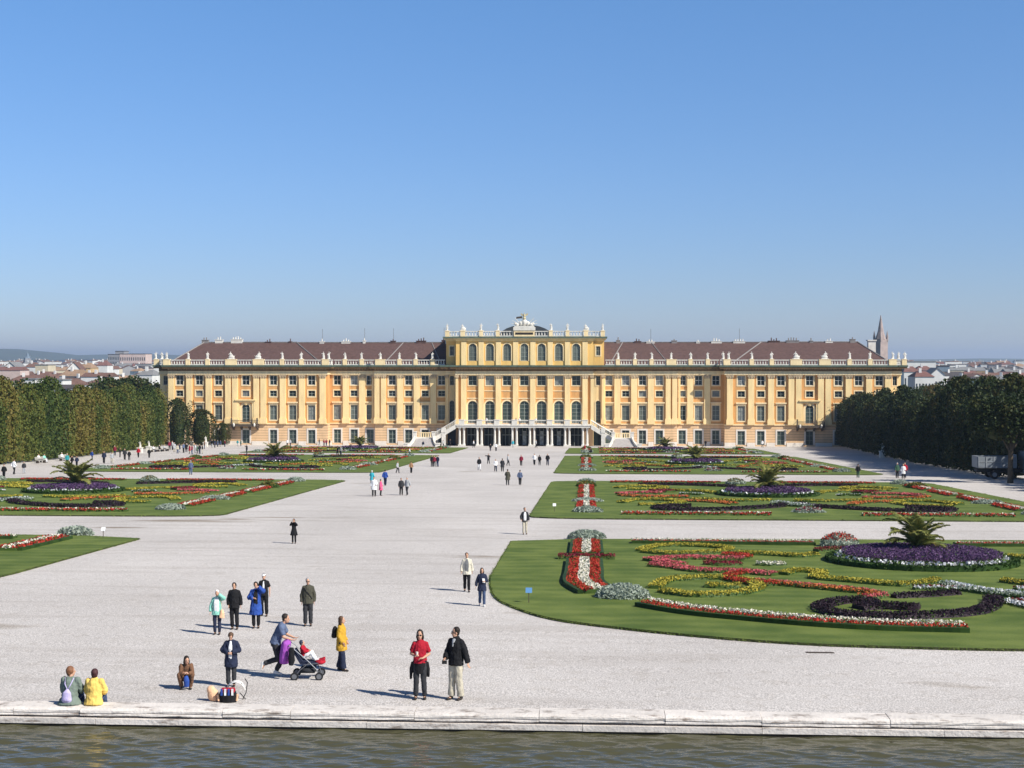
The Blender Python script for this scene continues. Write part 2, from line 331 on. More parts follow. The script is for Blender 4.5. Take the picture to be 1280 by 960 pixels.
# ------------------------------------------------------------------ flowers
FC = dict(red=((.36,.014,.012),(.48,.05,.03)), white=((.72,.66,.5),(.8,.76,.66)), yellow=((.27,.23,.025),(.50,.42,.06)), pink=((.50,.06,.09),(.62,.14,.16)),
          black=((.012,.009,.012),(.035,.02,.03)), darkred=((.13,.012,.02),(.24,.02,.04)), silver=((.17,.21,.16),(.36,.41,.34)), purple=((.05,.024,.07),(.13,.07,.165)),
          orange=((.5,.07,.02),(.6,.2,.06)), olive=((.16,.09,.02),(.22,.17,.04)), green=((.03,.065,.012),(.07,.12,.025)), hedge=((.018,.045,.008),(.04,.08,.016)), snow=((.62,.62,.66),(.78,.78,.8)))
FM = {k: leafmat('flower_'+k, a, b, scale=2.5, trans=.2) for k, (a, b) in FC.items()}
def strip_pts(path, width, n):
    P = np.array([(p.x, p.y) for p in path]); d = P[1:]-P[:-1]; l = np.hypot(d[:,0], d[:,1]); cum = np.concatenate([[0], np.cumsum(l)])
    s = RNG.uniform(0, cum[-1], n); i = np.clip(np.searchsorted(cum, s)-1, 0, len(l)-1); f = ((s-cum[i])/l[i])[:, None]
    t = RNG.uniform(-1, 1, n); nr = np.stack([-d[i,1], d[i,0]], 1)/l[i][:, None]
    return P[i]+d[i]*f+nr*(t*width/2)[:, None], t, s/cum[-1]
def flower_strip(name, label, pts, width, h, cols, lod, cat='flower bed', group=None, smooth=True, edge=False, zb=.085):
    """a planted band: green body, leaf tufts and blossom tufts; cols: list of colours across the band (from left of travel to right)"""
    path = curve(pts, 6) if smooth and len(pts) > 2 else [Vector((*p, 0)) for p in pts]
    o = Vector((path[0].x, path[0].y, gz(path[0].y)+zb)); length = sum((path[i+1]-path[i]).length for i in range(len(path)-1)); area = length*width
    m = MB(); names = ['green']+list(dict.fromkeys(cols))+(['hedge'] if edge else [])
    # body
    L_, R_ = [], []
    for i, p in enumerate(path):
        t = (path[min(i+1, len(path)-1)]-path[max(i-1, 0)]).normalized(); nn = Vector((-t.y, t.x, 0)); L_.append(p+nn*width*.42); R_.append(p-nn*width*.42)
    vs = []
    for a, b in zip(L_, R_):
        for q_, z in ((a, 0), (a.lerp(b, .12), h*.62), (b.lerp(a, .12), h*.62), (b, 0)): vs.append((q_.x-o.x, q_.y-o.y, gz(q_.y)+zb+z-o.z))
    fs = []
    for i in range(len(path)-1):
        for k in range(3): fs.append((i*4+k, (i+1)*4+k, (i+1)*4+k+1, i*4+k+1))
    fs += [(0,1,2,3), tuple((len(path)-1)*4+k for k in (3,2,1,0))]; m.add(vs, fs, 1 if cols[0] == 'black' else 0)
    den, sz = {1: (460, .068), 2: (150, .12), 3: (50, .2), 4: (36, .24)}[lod]
    n = int(area*den); P, t, s = strip_pts(path, width, n)
    hh = h*(1-.35*np.abs(t)**3)*RNG.uniform(.55, 1.1, n)*(np.where(t > 0, 1.22, .95) if edge and cols[0] == 'white' else 1); z = np.array([gz(v) for v in P[:,1]])+zb+hh-o.z
    mi = np.zeros(n, int); k = np.clip(((1-t)/2*len(cols)).astype(int), 0, len(cols)-1); mi = np.array([names.index(cols[j]) for j in k])
    mi[RNG.random(n) < ((.16 if lod < 3 else .3) if cols[0] not in ('silver', 'black', 'purple') else .03)] = 0; mi[hh < h*.42] = 0
    m.quads(leafquads(np.column_stack([P[:,0]-o.x, P[:,1]-o.y, z]), sz, up=.25), mi)
    ne = int(length*den*.3*(h/.3)); P, t, s = strip_pts(path, width*1.02, ne)       # flanks
    sg = np.sign(t); P2, _, _ = P, t, s; u = RNG.random(ne)
    # push to the flanks
    ctr, t2, s2 = strip_pts(path, 0, 1)
    z = np.array([gz(v) for v in P[:,1]])+zb+h*.5*u-o.z; e = np.abs(t) > .7
    m.quads(leafquads(np.column_stack([P[:,0]-o.x, P[:,1]-o.y, z])[e], sz*.9), 0)
    if edge:
        for A, sgn in ((L_, 1), (R_, -1)):
            EP = [p+(L_[i]-R_[i]).normalized()*sgn*width*.1 for i, p in enumerate(A)]
            for i in range(len(EP)-1):
                a, b = EP[i], EP[i+1]; tt = (b-a).normalized(); nn = Vector((-tt.y, tt.x, 0))*.11
                za, zc = gz(a.y)+zb-o.z, gz(b.y)+zb-o.z
                m.hexa([(a.x-nn.x-o.x,a.y-nn.y-o.y,za),(b.x-nn.x-o.x,b.y-nn.y-o.y,zc),(b.x+nn.x-o.x,b.y+nn.y-o.y,zc),(a.x+nn.x-o.x,a.y+nn.y-o.y,za),
                        (a.x-nn.x-o.x,a.y-nn.y-o.y,za+.16),(b.x-nn.x-o.x,b.y-nn.y-o.y,zc+.16),(b.x+nn.x-o.x,b.y+nn.y-o.y,zc+.16),(a.x+nn.x-o.x,a.y+nn.y-o.y,za+.16)], len(names)-1)
    ob = m.build(name, [FM[c] for c in names], loc=o); return tag(ob, label, cat, group)
def shrub(label, x, y, rx, ry, h, cols, lod, cat='shrub', group=None, zb=.085):
    o = Vector((x, y, gz(y)+zb)); m = MB()
    m.ball((0, 0, h*.3), (rx*.8, ry*.8, h*.5), 10, 6, 0)
    n = int({1: 2200, 2: 800, 3: 260, 4: 140}[lod]*max(.5, rx*ry)); sz = {1: .13, 2: .19, 3: .32, 4: .4}[lod]
    d = RNG.normal(size=(n, 3)); d[:, 2] = np.abs(d[:, 2]); d /= np.linalg.norm(d, axis=1)[:, None]; r = RNG.uniform(.8, 1.06, n)[:, None]
    C = d*r*np.array([rx, ry, h]); mi = RNG.integers(0, len(cols), n)
    if len(cols) > 1: mi = np.where((C[:,2] > h*.5) & (RNG.random(n) < .55), 1, 0)
    m.quads(leafquads(C, sz, aspect=.55), mi); return tag(m.build('shrub', [FM[c] for c in cols], loc=o), label, cat, group)

PALM_LEAF = leafmat('palm_leaf', (.12,.15,.035), (.26,.27,.08), (.42,.35,.11), scale=3, trans=.3); PALM_TRUNK = mat('palm_trunk', (.12,.085,.05), .9, .35, 8, bump=.6)
def frond_mesh(L_, droop, seed):
    rr = random.Random(seed); m = MB(); N = 16; pts = []
    a = 0
    p = Vector((0,0,0)); ang = R(58)
    for i in range(N+1):
        pts.append(p.copy()); p += Vector((math.cos(ang), 0, math.sin(ang)))*(L_/N); ang -= droop/N*(1+.8*i/N)
    m.tube(pts, [.03*(1-.85*i/N)+.004 for i in range(N+1)], 5)
    for i in range(2, N+1):
        t = (pts[min(i+1,N)]-pts[i-1]).normalized()
        for sgn in (-1, 1):
            for o in (0, .33, .66):
                b = pts[i-1].lerp(pts[i], o); ll = .42*math.sin(PI*min(1, (i+o)/N*.86+.12))+.06
                tip = b+t*ll*.62+Vector((0, sgn*ll*.75, -.10*ll+rr.uniform(-.05,.08))); wd = t*.03
                mid = b.lerp(tip, .5)+Vector((0,0,.03))
                m.add([b-wd, b+wd, mid+wd, tip, mid-wd], [(0,1,2,3,4)])
    return m.mesh('frond', PALM_LEAF)
FROND = [frond_mesh(1.9, R(58), 1), frond_mesh(1.8, R(44), 2), frond_mesh(1.95, R(72), 3)]
def palm(label, x, y, zb, sc=1.):
    r = thing('palm_tree', label, 'palm', (x, y, gz(y)+zb), random.uniform(0, 6), 'palms in the round beds', sc)
    m = MB(); m.lathe([(.2,-.5),(.24,0),(.22,.3),(.26,.5),(.2,.68),(.05,.78)], 10); m.build('trunk', PALM_TRUNK, r)
    for i in range(26):
        o = link('frond', FROND[i % 3], r, (0, 0, .62)); k = i/26
        o.rotation_euler = (0, R(-32+60*k if i % 2 else -38+66*((k*1.7) % 1)), i*2.399+random.uniform(-.2,.2)); s_ = random.uniform(.8, 1.08); o.scale = (s_,)*3
    return r

LAWNNAME = {1: 'nearest', 2: 'second', 3: 'third', 4: 'farthest'}
def planting(row, side):
    """the scroll pattern of one lawn, mirrored about the lawn's middle line x = 31 and for the left lawns about the avenue"""
    lod = row if side > 0 else max(2, row); BF = 1 if row == 1 else .74; HF = {1: 1, 2: .95, 3: .8, 4: .7}[row]; ln = f'{LAWNNAME[row]} {"right" if side > 0 else "left"} lawn'
    MX = lambda x: x if side > 0 else -(x+(1.5 if row > 1 else .6))
    if row == 1: MY = lambda y: y-1.5
    else:
        y0, y1 = ROWS[row]; MY = lambda y: y0+(y-3.2-94.6)*(y1-y0)/54.6
    gname = 'flower bands on the lawns'
    def st(desc, pts, w, cols, h=.3, mirror=True, edge=False, halves=True, nm='flower_bed'):
        for k in ((0, 1) if mirror else (0,)):
            pp = [(62-x if k else x, y) for x, y in pts]
            if row == 1 and side > 0 and max(MX(x) for x, y in pp) > 46 and min(MX(x) for x, y in pp) > 41: continue
            if row == 1 and side < 0 and k == 1: continue
            cc = cols[::-1] if (k ^ (side < 0)) else cols
            lab = desc+(f', {"outer" if k else "avenue"} half of the {ln}' if mirror and halves else f' on the {ln}')
            flower_strip(nm, lab, [(MX(x), MY(y)+(.8 if edge and row == 1 and len(pp) != 4 and cols[0] == 'white' else 0)) for x, y in pp], w*(.84 if row == 1 else .78), h*HF*(.66 if row == 1 else .72), cc, lod, group=gname, edge=edge)
    def bush(desc, x, y, rx, ry, h, cols, mirror=True):
        for k in ((0, 1) if mirror else (0,)):
            if row == 1 and (k == 1 or side < 0 and y < 60): continue
            lab = desc+(f', {"outer" if k else "avenue"} side of the {ln}' if mirror else f' on the {ln}')
            shrub(lab, MX(62-x if k else x), MY(y)+.6, rx*BF, ry*BF, h*BF, cols, lod, group='silver and olive shrubs on the lawns')
    T = {}
    if row == 1:
        st('rear row of red and white flowers', [(17.2,77.2),(22,77),(27.2,76.8)], .8, ['white','red'], .32, edge=True)
        if side > 0:
            st('yellow flower scroll at the rear', [(17.5,73),(18.6,75.6),(20.5,76),(22.2,74.6),(21.2,72.4),(19,71.6),(17.6,72.6)], .75, ['yellow'])
            st('yellow flower tail behind the pink scroll', [(22.3,72.2),(24,71.6),(25.4,70.8),(26.2,71.6)], .8, ['yellow'])
            st('pink flower arm, upper one', [(17.6,68.3),(19.2,69.4),(20.8,69.4),(22.4,69.2)], 1.0, ['pink'])
            st('pink flower arm, lower one', [(17.7,66.2),(18.7,65.4),(19.8,63.9),(21.4,63.7),(23,62.6)], 1.0, ['pink'])
            st('pink joining patch at the inner end', [(18.1,68.8),(18.4,67.2),(19.2,66.2)], 1.1, ['pink'])
            st('dark red patch between the pink arms', [(20.4,67.2),(21.1,66.7),(21.9,67)], 1.0, ['darkred'])
            st('red flower knot', [(22.2,69.6),(22.6,70.6),(21.6,71.4)], .9, ['red'])
            st('small white flower patch', [(22.7,66.9),(23.4,66.7),(24,67)], .7, ['white'])
            st('red flower curl', [(21.9,63.4),(21,62),(20.9,60.6),(21.7,59.3),(22.6,59.2)], .8, ['red'])
            st('pink flower tail sweeping towards the pool', [(21.8,60),(23.3,58.8),(24.7,57.7),(25.9,56.6),(26.1,55.6),(25.3,55.2)], .8, ['pink','orange'])
            st('yellow flower loop at the front', [(17.5,57.6),(18.2,60.2),(19.9,61.2),(21.4,60.4),(21.7,58),(20.8,56.2),(19,55.3),(17.7,56.6)], .8, ['yellow'])
            st('yellow patch inside the front loop', [(19.6,58.4),(20.4,58.2),(21,58.4)], .9, ['yellow'])
            st('yellow flower wave below the purple bed', [(23.4,62.9),(24.3,64.2),(25.2,63.4),(24.6,61.6),(26,60.5),(27.6,59.3),(28.7,59.8),(29.6,61)], .75, ['yellow'])
            st('near black foliage scroll', [(25.6,53.6),(24.5,54),(23.3,52.4),(23.5,50.6),(25,50),(27,50.4),(28.6,51.4),(29.7,53.2),(30.3,55.2)], .9, ['black'], .34)
            st('near black foliage patch in the scroll', [(24.6,52.2),(25.6,52.6),(26.8,52.2)], 1.2, ['black'], .34)
            st('thin near black foliage arm', [(26.6,55.5),(28,56),(29.4,56.8)], .7, ['black'], .3)
            st('thin maroon and white row', [(28,58.2),(29,58.2),(30,58)], .6, ['darkred','snow'], .28)
            st('front row of red and white flowers', [(16.9,51.9),(18.5,50),(20.4,48.7),(22.4,47.6),(24.5,46.9),(27.2,46.6)], 1.0, ['white','white','red','red'], .36, edge=True)
            st('central band of silver white foliage', [(29.6,59.5),(30.4,57.4),(31.2,56.4),(32,55.6)], 1.0, ['snow','snow','silver'], .34, mirror=False)
            st('maroon patch edged in silver at the front', [(30.8,54.2),(31.5,52),(31.9,50.3)], 1.3, ['snow','darkred','snow'], .32, mirror=False)
            bush('low silver bush in front of the maroon patch', 32.2, 49.6, .9, .7, .5, ['silver'], False)
            bush('silver bush with red flowers behind the purple', 28.4, 76.2, 1.05, .7, .75, ['silver','red'], False)
            st('dark maroon fringe behind the purple bed', [(26.6,73.6),(27.6,74.2),(28.6,74.4)], .7, ['darkred'], .35, mirror=False)
        st('red white red ribbon, rear section', [(14.7,78),(14.7,74.5),(14.7,71)], 1.75, ['red','white','red'], .36, edge=True, halves=side > 0, mirror=False)
        bush('silver leaved bush at the rear ribbon end', 14.7, 80.1, 1.08, .7, .48, ['silver'])
        if side > 0:
            st('red white red ribbon, front section', [(14.6,68),(14.6,63),(14.6,59),(15.2,56)], 1.75, ['red','white','red'], .36, edge=True, mirror=False)
            st('dark red cross band of the ribbon', [(13.3,69.2),(16.1,69.2)], .9, ['darkred'], .4, mirror=False)
            bush('big silver leaved bush at the front ribbon end', 16.1, 54.4, 1.05, .85, .5, ['silver'])
        cyc = 67.6
    else:
        st('rear red flower row', [(17.2,148.6),(22,148.8),(28.8,148.4)], 1.0, ['red'], .32)
        st('rear near black foliage band', [(20,143.4),(23,144),(26,143),(29.4,140.6)], 1.3, ['black'], .34)
        st('yellow flower loop at the rear', [(17.6,137.2),(19.2,140),(21.4,140),(22.4,137.6),(20.8,134.8),(18.6,135)], 1.1, ['yellow'])
        st('yellow flower tail beside the purple bed', [(22.5,133),(24.6,132.2),(26,130.4),(26.4,128.6)], 1.2, ['yellow'])
        st('pink flower arm, upper one', [(17.6,126.6),(19.2,128.4),(21.6,128.6)], 1.4, ['pink'])
        st('pink flower arm, lower one', [(17.7,124.6),(19.4,122.6),(21.4,122.6),(23.6,122.4)], 1.2, ['pink','orange'])
        st('dark red flower patch', [(20.9,130.6),(21.7,131.2),(22.5,130.4)], 2., ['darkred'], .4)
        st('white flower patch', [(23,126.4),(24,126.6),(25,126)], 1.0, ['snow','green'])
        st('yellow flower loop at the front', [(17.5,114.4),(18.8,117.6),(21,118),(22.4,115.6),(21.2,112.2),(18.8,111.6)], 1.1, ['yellow'])
        st('orange red flower tail', [(22.2,117.2),(24,116.4),(25.6,115),(26.4,113)], 1.1, ['orange'])
        st('yellow flower wave below the purple bed', [(23.6,119.8),(25.4,118.4),(27,117.6),(28.6,117.6),(30,118.4)], 1.1, ['yellow'])
        st('near black foliage scroll', [(22.8,110.2),(21.4,110),(20,108),(20.8,106.4),(22.8,106),(25,106.6),(27.4,108.4),(29.6,110.8),(30.6,113.6)], 1.3, ['black'], .36)
        st('front row of red and white flowers', [(17.2,101.6),(22,101.6),(27.8,101.6)], 1.1, ['white','red'], .34)
        st('central clump of silver white foliage', [(29.8,114.4),(31,111.6),(32.2,110.4)], 1.6, ['snow','silver'], .4, mirror=False)
        for k, (a, b_) in enumerate(((144,136),(134,126.5),(124,117.5),(114,107.5))):
            st(f'{nth(k)} red white ribbon section from the back', [(14.7,a),(14.7,(a+b_)/2),(14.7,b_)], 1.9, ['red','white','red'], .36)
        bush('silver bush at the back of the ribbon', 14.7, 147.6, 1.3, 1.2, .62, ['silver'])
        bush('olive brown shrub on the ribbon', 14.7, 140.4 if side > 0 else 135, 1.35, 1.6, .75, ['green','olive'])
        bush('low silver clump across the ribbon', 14.8, 116, 1.7, 1., .42, ['silver'])
        bush('big silver bush at the front of the ribbon', 14.8, 103.6, 1.5, 1.1, .55, ['silver'])
        bush('low silver bush with dark red flowers at the front middle', 31, 104.5, 1.6, 1.1, .5, ['silver','darkred'], False)
        bush('grey shrub behind the purple bed', 30.2, 146.5, 1.4, 1., .8, ['silver','olive'], False)
        cyc = {2: 124, 3: 205, 4: 291}[row]
        if row == 4: cyc = 284
    # round bed of purple flowers with its palm
    cx, cy = MX(30.9), cyc
    if row == 1 and side < 0: return
    r = thing('round_flower_bed', f'round bed of purple flowers edged in white and clipped green, {ln}', 'flower bed', (cx, cy, gz(cy)+.085), 0, 'round purple flower beds')
    m = MB(); nn = 48; rr = 4.5
    for k in range(nn):
        a, b = 2*PI*k/nn, 2*PI*(k+1)/nn
        P = []
        for z in (0, .22):
            for rad, an in ((rr, a), (rr, b), (rr-.4, b), (rr-.4, a)):
                yy = rad*math.sin(an); P.append((rad*math.cos(an), yy, -S*yy+z))
        m.hexa([P[0],P[1],P[2],P[3],P[4],P[5],P[6],P[7]], 0)
    ne = int({1: 2600, 2: 1200, 3: 600, 4: 400}[lod]); an = RNG.uniform(0, 2*PI, ne); rd = rr-.2+RNG.uniform(-.24,.24,ne); zz = np.where(np.abs(rd-rr+.2) > .2, RNG.uniform(.02,.22,ne), .22)
    m.quads(leafquads(np.column_stack([rd*np.cos(an), rd*np.sin(an), zz-S*rd*np.sin(an)]), .14 if lod == 1 else .26), 0); m.build('clipped_edging', FM['hedge'], r)
    m = MB(); n = int({1: 2400, 2: 900, 3: 400, 4: 260}[lod]); an = RNG.uniform(0, 2*PI, n); rd = RNG.uniform(rr-.95, rr-.45, n)
    m.quads(leafquads(np.column_stack([rd*np.cos(an), rd*np.sin(an), RNG.uniform(.12,.36,n)-S*rd*np.sin(an)]), .14 if lod == 1 else .24), (RNG.random(n) < .5).astype(int)); m.build('white_flowers', [FM['snow'], FM['green']], r)
    m = MB(); m.lathe([(rr-.9,0),(rr-1.,.32),(rr-1.6,.42),(.3,.5)], 32, mi=1)
    n = int({1: 26000, 2: 9000, 3: 3000, 4: 1800}[lod]); an = RNG.uniform(0, 2*PI, n); rd = (rr-.75)*np.sqrt(RNG.random(n)); hh = (.46+.26*(1-(rd/rr)**2))*RNG.uniform(.55, 1.08, n)
    C = np.column_stack([rd*np.cos(an), rd*np.sin(an), hh-S*rd*np.sin(an)]); s_ = {1: .10, 2: .19, 3: .32, 4: .4}[lod]
    m.quads(leafquads(C, s_, aspect=.5), np.where(hh < .36, 1, (RNG.random(n) < .05)).astype(int)); m.build('purple_flowers', [FM['purple'], FM['green']], r)
    palm(f'feathery green palm rising from the purple bed of the {ln}', cx, cy+.6, -.05, (1.2 if row == 1 else 1.35) if side > 0 else 1.45)
for rw in (1, 2, 3, 4):
    for sd_ in (1, -1): planting(rw, sd_)
# ------------------------------------------------------------------ palace
Y0 = 330.; Z0 = gz(Y0)
def wall_mat(name, col, course=0., var=.08):
    m = mat(name, col, .85, var*1.7, 1.1, coords='pos', detail=8, anis=(1, 1, .22))
    if course:
        t = m.node_tree; L = t.links.new; b = t.nodes['Principled BSDF']; src = b.inputs['Base Color'].links[0].from_socket
        g = t.nodes.new('ShaderNodeNewGeometry'); sp = t.nodes.new('ShaderNodeSeparateXYZ'); L(g.outputs['Position'], sp.inputs[0])
        d = t.nodes.new('ShaderNodeMath'); d.operation = 'DIVIDE'; L(sp.outputs['Z'], d.inputs[0]); d.inputs[1].default_value = course
        f = t.nodes.new('ShaderNodeMath'); f.operation = 'FRACT'; L(d.outputs[0], f.inputs[0])
        c = t.nodes.new('ShaderNodeMath'); c.operation = 'GREATER_THAN'; L(f.outputs[0], c.inputs[0]); c.inputs[1].default_value = .2
        r = t.nodes.new('ShaderNodeMapRange'); r.inputs[3].default_value = .62; r.inputs[4].default_value = 1; L(c.outputs[0], r.inputs[0])
        x = t.nodes.new('ShaderNodeMixRGB'); x.blend_type = 'MULTIPLY'; x.inputs[0].default_value = 1; L(src, x.inputs[1]); L(r.outputs[0], x.inputs[2]); L(x.outputs[0], b.inputs['Base Color'])
    return m
OCHRE = wall_mat('ochre_plaster', (.64,.34,.125)); BAND = wall_mat('cornice_plaster', (.58,.40,.17)); RUST = wall_mat('rusticated_plaster', (.73,.49,.28), .62)
YELLOW = wall_mat('yellow_plaster', (.88,.66,.33)); PALE = wall_mat('pale_trim', (.86,.68,.40)); PLINTH = wall_mat('plinth_stone', (.72,.66,.58)); LIME = mat('white_limestone', (.67,.64,.575), .8, .16, 1.1, coords='pos', detail=6, bump=.2)
ATTIC = wall_mat('attic_plaster', (.80,.51,.17)); COPPER = mat('green_copper', (.09,.13,.10), .6, .3, .8, coords='pos'); CORN = wall_mat('cornice_brown_shade', (.19,.115,.05), 0, .15)  # cornice brown deepened in colour to imitate shadow under the eaves
ROOF = mat('plum_roof_tiles', (.105,.062,.055), .8, .22, 1.5, coords='pos', detail=6, bump=.3); SLATE = mat('dark_slate_roof', (.055,.062,.07), .6, .25, 1.2, coords='pos'); FLASH = mat('roof_flashing', (.24,.22,.21), .6, .2, 2)
GLASS = mat('dark_window_glass', (.018,.03,.03), .12, .3, .5, spec=.5, rnd=.5, coords='pos'); BLIND = mat('greygreen_blind', (.115,.135,.115), .45, .18, 1., spec=.4, rnd=.25, coords='pos'); SHUT = mat('green_shutter', (.045,.068,.058), .5, .2, 1.2, spec=.4, rnd=.3, coords='pos')
SASH = mat('window_sash', (.30,.33,.29), .6, .1, 3, rnd=.3); SASHW = mat('white_sash', (.62,.62,.58), .6, .1, 3); DARKIN = mat('dark_passage', (.035,.028,.022), .9, .3, 1); IRON = mat('dark_ironwork', (.09,.07,.055), .7, .3, 3); GILT = mat('gilded_bronze', (.52,.45,.28), .5, .2, 5, metal=.1)
palace = thing('palace', 'long yellow baroque palace with plum roof, pale pilasters and raised central block', 'palace', (0, Y0, Z0))
ALLW = []
def facade(name, x0, x1, y, z0, z1, holes, m_, depth=.32, thick=1.2):
    """front wall (facing -y) with real openings; holes: (xa, xb, za, zb, arched)"""
    m = MB(); X = sorted({x0, x1, *[h[0] for h in holes], *[h[1] for h in holes]}); Z = sorted({z0, z1, *[h[2] for h in holes], *[h[3] for h in holes]})
    X = [v for v in X if x0 <= v <= x1]; Z = [v for v in Z if z0 <= v <= z1]
    for i in range(len(X)-1):
        for j in range(len(Z)-1):
            cx, cz = (X[i]+X[i+1])/2, (Z[j]+Z[j+1])/2
            if any(h[0] < cx < h[1] and h[2] < cz < h[3] for h in holes): continue
            m.add([(X[i],y,Z[j]),(X[i+1],y,Z[j]),(X[i+1],y,Z[j+1]),(X[i],y,Z[j+1])], [(0,1,2,3)])
    for h in holes:
        xa, xb, za, zb = h[:4]
        if len(h) > 4 and h[4]:
            r = (xb-xa)/2; xc = (xa+xb)/2; zs = zb-r; n = 10
            A = [(xc-r*math.cos(PI*k/n), zs+r*math.sin(PI*k/n)) for k in range(n+1)]
            for k in range(n):
                (ax, az), (bx, bz) = A[k], A[k+1]; 
                if k < n//2: m.add([(ax,y,az),(bx,y,bz),(bx,y,zb),(ax,y,zb)] if k else [(ax,y,az),(bx,y,bz),(bx,y,zb),(ax,y,zb)], [(0,1,2,3)])
                else: m.add([(ax,y,az),(bx,y,bz),(bx,y,zb),(ax,y,zb)], [(0,1,2,3)])
                m.add([(ax,y,az),(ax,y+depth,az),(bx,y+depth,bz),(bx,y,bz)], [(0,1,2,3)])
            zt = zs
        else:
            zt = zb; m.add([(xa,y,zb),(xa,y+depth,zb),(xb,y+depth,zb),(xb,y,zb)], [(0,1,2,3)])
        m.add([(xa,y,za),(xb,y,za),(xb,y+depth,za),(xa,y+depth,za)], [(0,1,2,3)])
        m.add([(xa,y,za),(xa,y+depth,za),(xa,y+depth,zt),(xa,y,zt)], [(0,1,2,3)])
        m.add([(xb,y,za),(xb,y,zt),(xb,y+depth,zt),(xb,y+depth,za)], [(0,1,2,3)])
    m.add([(x0,y,z0),(x0,y,z1),(x0,y+thick,z1),(x0,y+thick,z0)], [(0,1,2,3)]); m.add([(x1,y,z0),(x1,y+thick,z0),(x1,y+thick,z1),(x1,y,z1)], [(0,1,2,3)])
    return m.build(name, m_, palace)
WIN = {}; CURTAIN = mat('pale_curtain_behind_glass', (.22,.23,.21), .4, .4, 1.6, spec=.5, coords='pos')
def window_proto(kind, w_, h, arched, pane_m, sash_m, nx_, nz_, fr=.26, hood=0, plain=False):
    """meshes: surround (proud of the wall), sash with glazing bars, pane; origin at sill centre on the wall plane"""
    s = MB(); hw = w_/2
    def outline(o):
        if not arched: return [(-hw-o, -o*(0 if kind in ('french_window','arched_window') else 1)), (-hw-o, h+o), (hw+o, h+o), (hw+o, -o*(0 if kind in ('french_window','arched_window') else 1))]
        zs = h-hw; n = 10; r = hw+o
        return [(-r, 0)]+[(-r*math.cos(PI*k/n), zs+r*math.sin(PI*k/n)) for k in range(n+1)]+[(r, 0)]
    a, b = outline(0.), outline(fr); n = len(a); vs = []
    for pl, yy in ((a, -.07), (b, -.07), (b, .02), (a, .1)): vs += [(p[0], yy, p[1]) for p in pl]
    fs = []
    closed = kind not in ('french_window','arched_window') and not arched
    for k in range(n if closed else n-1):
        k2 = (k+1) % n
        fs += [(k, n+k, n+k2, k2), (n+k, 2*n+k, 2*n+k2, n+k2), (k, k2, 3*n+k2, 3*n+k)]
    s.add(vs, fs)
    if hood: s.box(-hw-fr-.15, hw+fr+.15, -.34, -.0, h+fr+.25, h+fr+.55); s.box(-hw-fr, hw+fr, -.12, 0, h+fr+.02, h+fr+.245)
    b_ = MB(); t = .07; yy = .2
    b_.box(-hw, -hw+t*1.3, yy-.03, yy+.05, 0, h if not arched else h-hw); b_.box(hw-t*1.3, hw, yy-.03, yy+.05, 0, h if not arched else h-hw)
    b_.box(-hw+.1, hw-.1, yy-.028, yy+.05, 0, t*1.4); 
    if not arched: b_.box(-hw+.1, hw-.1, yy-.028, yy+.05, h-t*1.4, h)
    top = h if not arched else h-.06
    for i in range(1, nx_): x = -hw+w_*i/nx_; b_.box(x-t*.6, x+t*.6, yy-.02, yy+.05, .11, top-.12)
    for j in range(1, nz_): z = h*j/nz_; b_.box(-hw+.1, hw-.1, yy-.012, yy+.045, z-t*.5, z+t*.5)
    p = MB(); pts = outline(0.) if arched else [(-hw, 0), (-hw, h), (hw, h), (hw, 0)]
    p.add([(q[0], .26, q[1]) for q in pts], [tuple(range(len(pts)))[::-1]])
    WIN[kind] = (s.mesh('surround', PALE if kind != 'french_window' else PLINTH), b_.mesh('sash', sash_m), p.mesh('pane', pane_m), w_, h, arched, plain)
window_proto('french_window', 1.75, 3.3, 0, SHUT, SASH, 2, 3, .36)
window_proto('tall_window', 1.75, 3.55, 0, BLIND, SASH, 2, 3, .26, 1)
window_proto('mezzanine_window', 1.7, 1.4, 0, GLASS, SASH, 2, 2, .26)
window_proto('upper_window', 1.75, 2.3, 0, GLASS, SASHW, 2, 2, .26)
window_proto('arched_window', 2.25, 5.3, 1, SHUT, SASH, 2, 6, .34)
window_proto('attic_window', 1.9, 4.1, 1, BLIND, SASH, 2, 4, .2)
window_proto('salon_window', 2.0, 2.3, 0, GLASS, SASH, 2, 2, .2)
window_proto('niche_window', 1.15, 5.3, 1, SHUT, SASH, 2, 6, .25)
window_proto('slit_window', 1.0, 2.2, 0, GLASS, SASH, 2, 2, .25)
window_proto('balcony_door', 1.9, 4.4, 1, SHUT, SASH, 2, 5, .5)
window_proto('slim_window', 1.2, 3.5, 0, BLIND, SASH, 2, 3, .25)
def window(kind, x, y, z):
    s, b, p, w_, h, a, plain = WIN[kind]
    o = link(kind, b, palace, (x, y, z)); link('surround', s, o); po = link('pane', p, o)
    if kind in ('upper_window','mezzanine_window','salon_window','tall_window','attic_window') and random.random() < .3: po.material_slots[0].link = 'OBJECT'; po.material_slots[0].material = CURTAIN if random.random() < .6 else GLASS
    return (x-w_/2, x+w_/2, z, z+h, a)
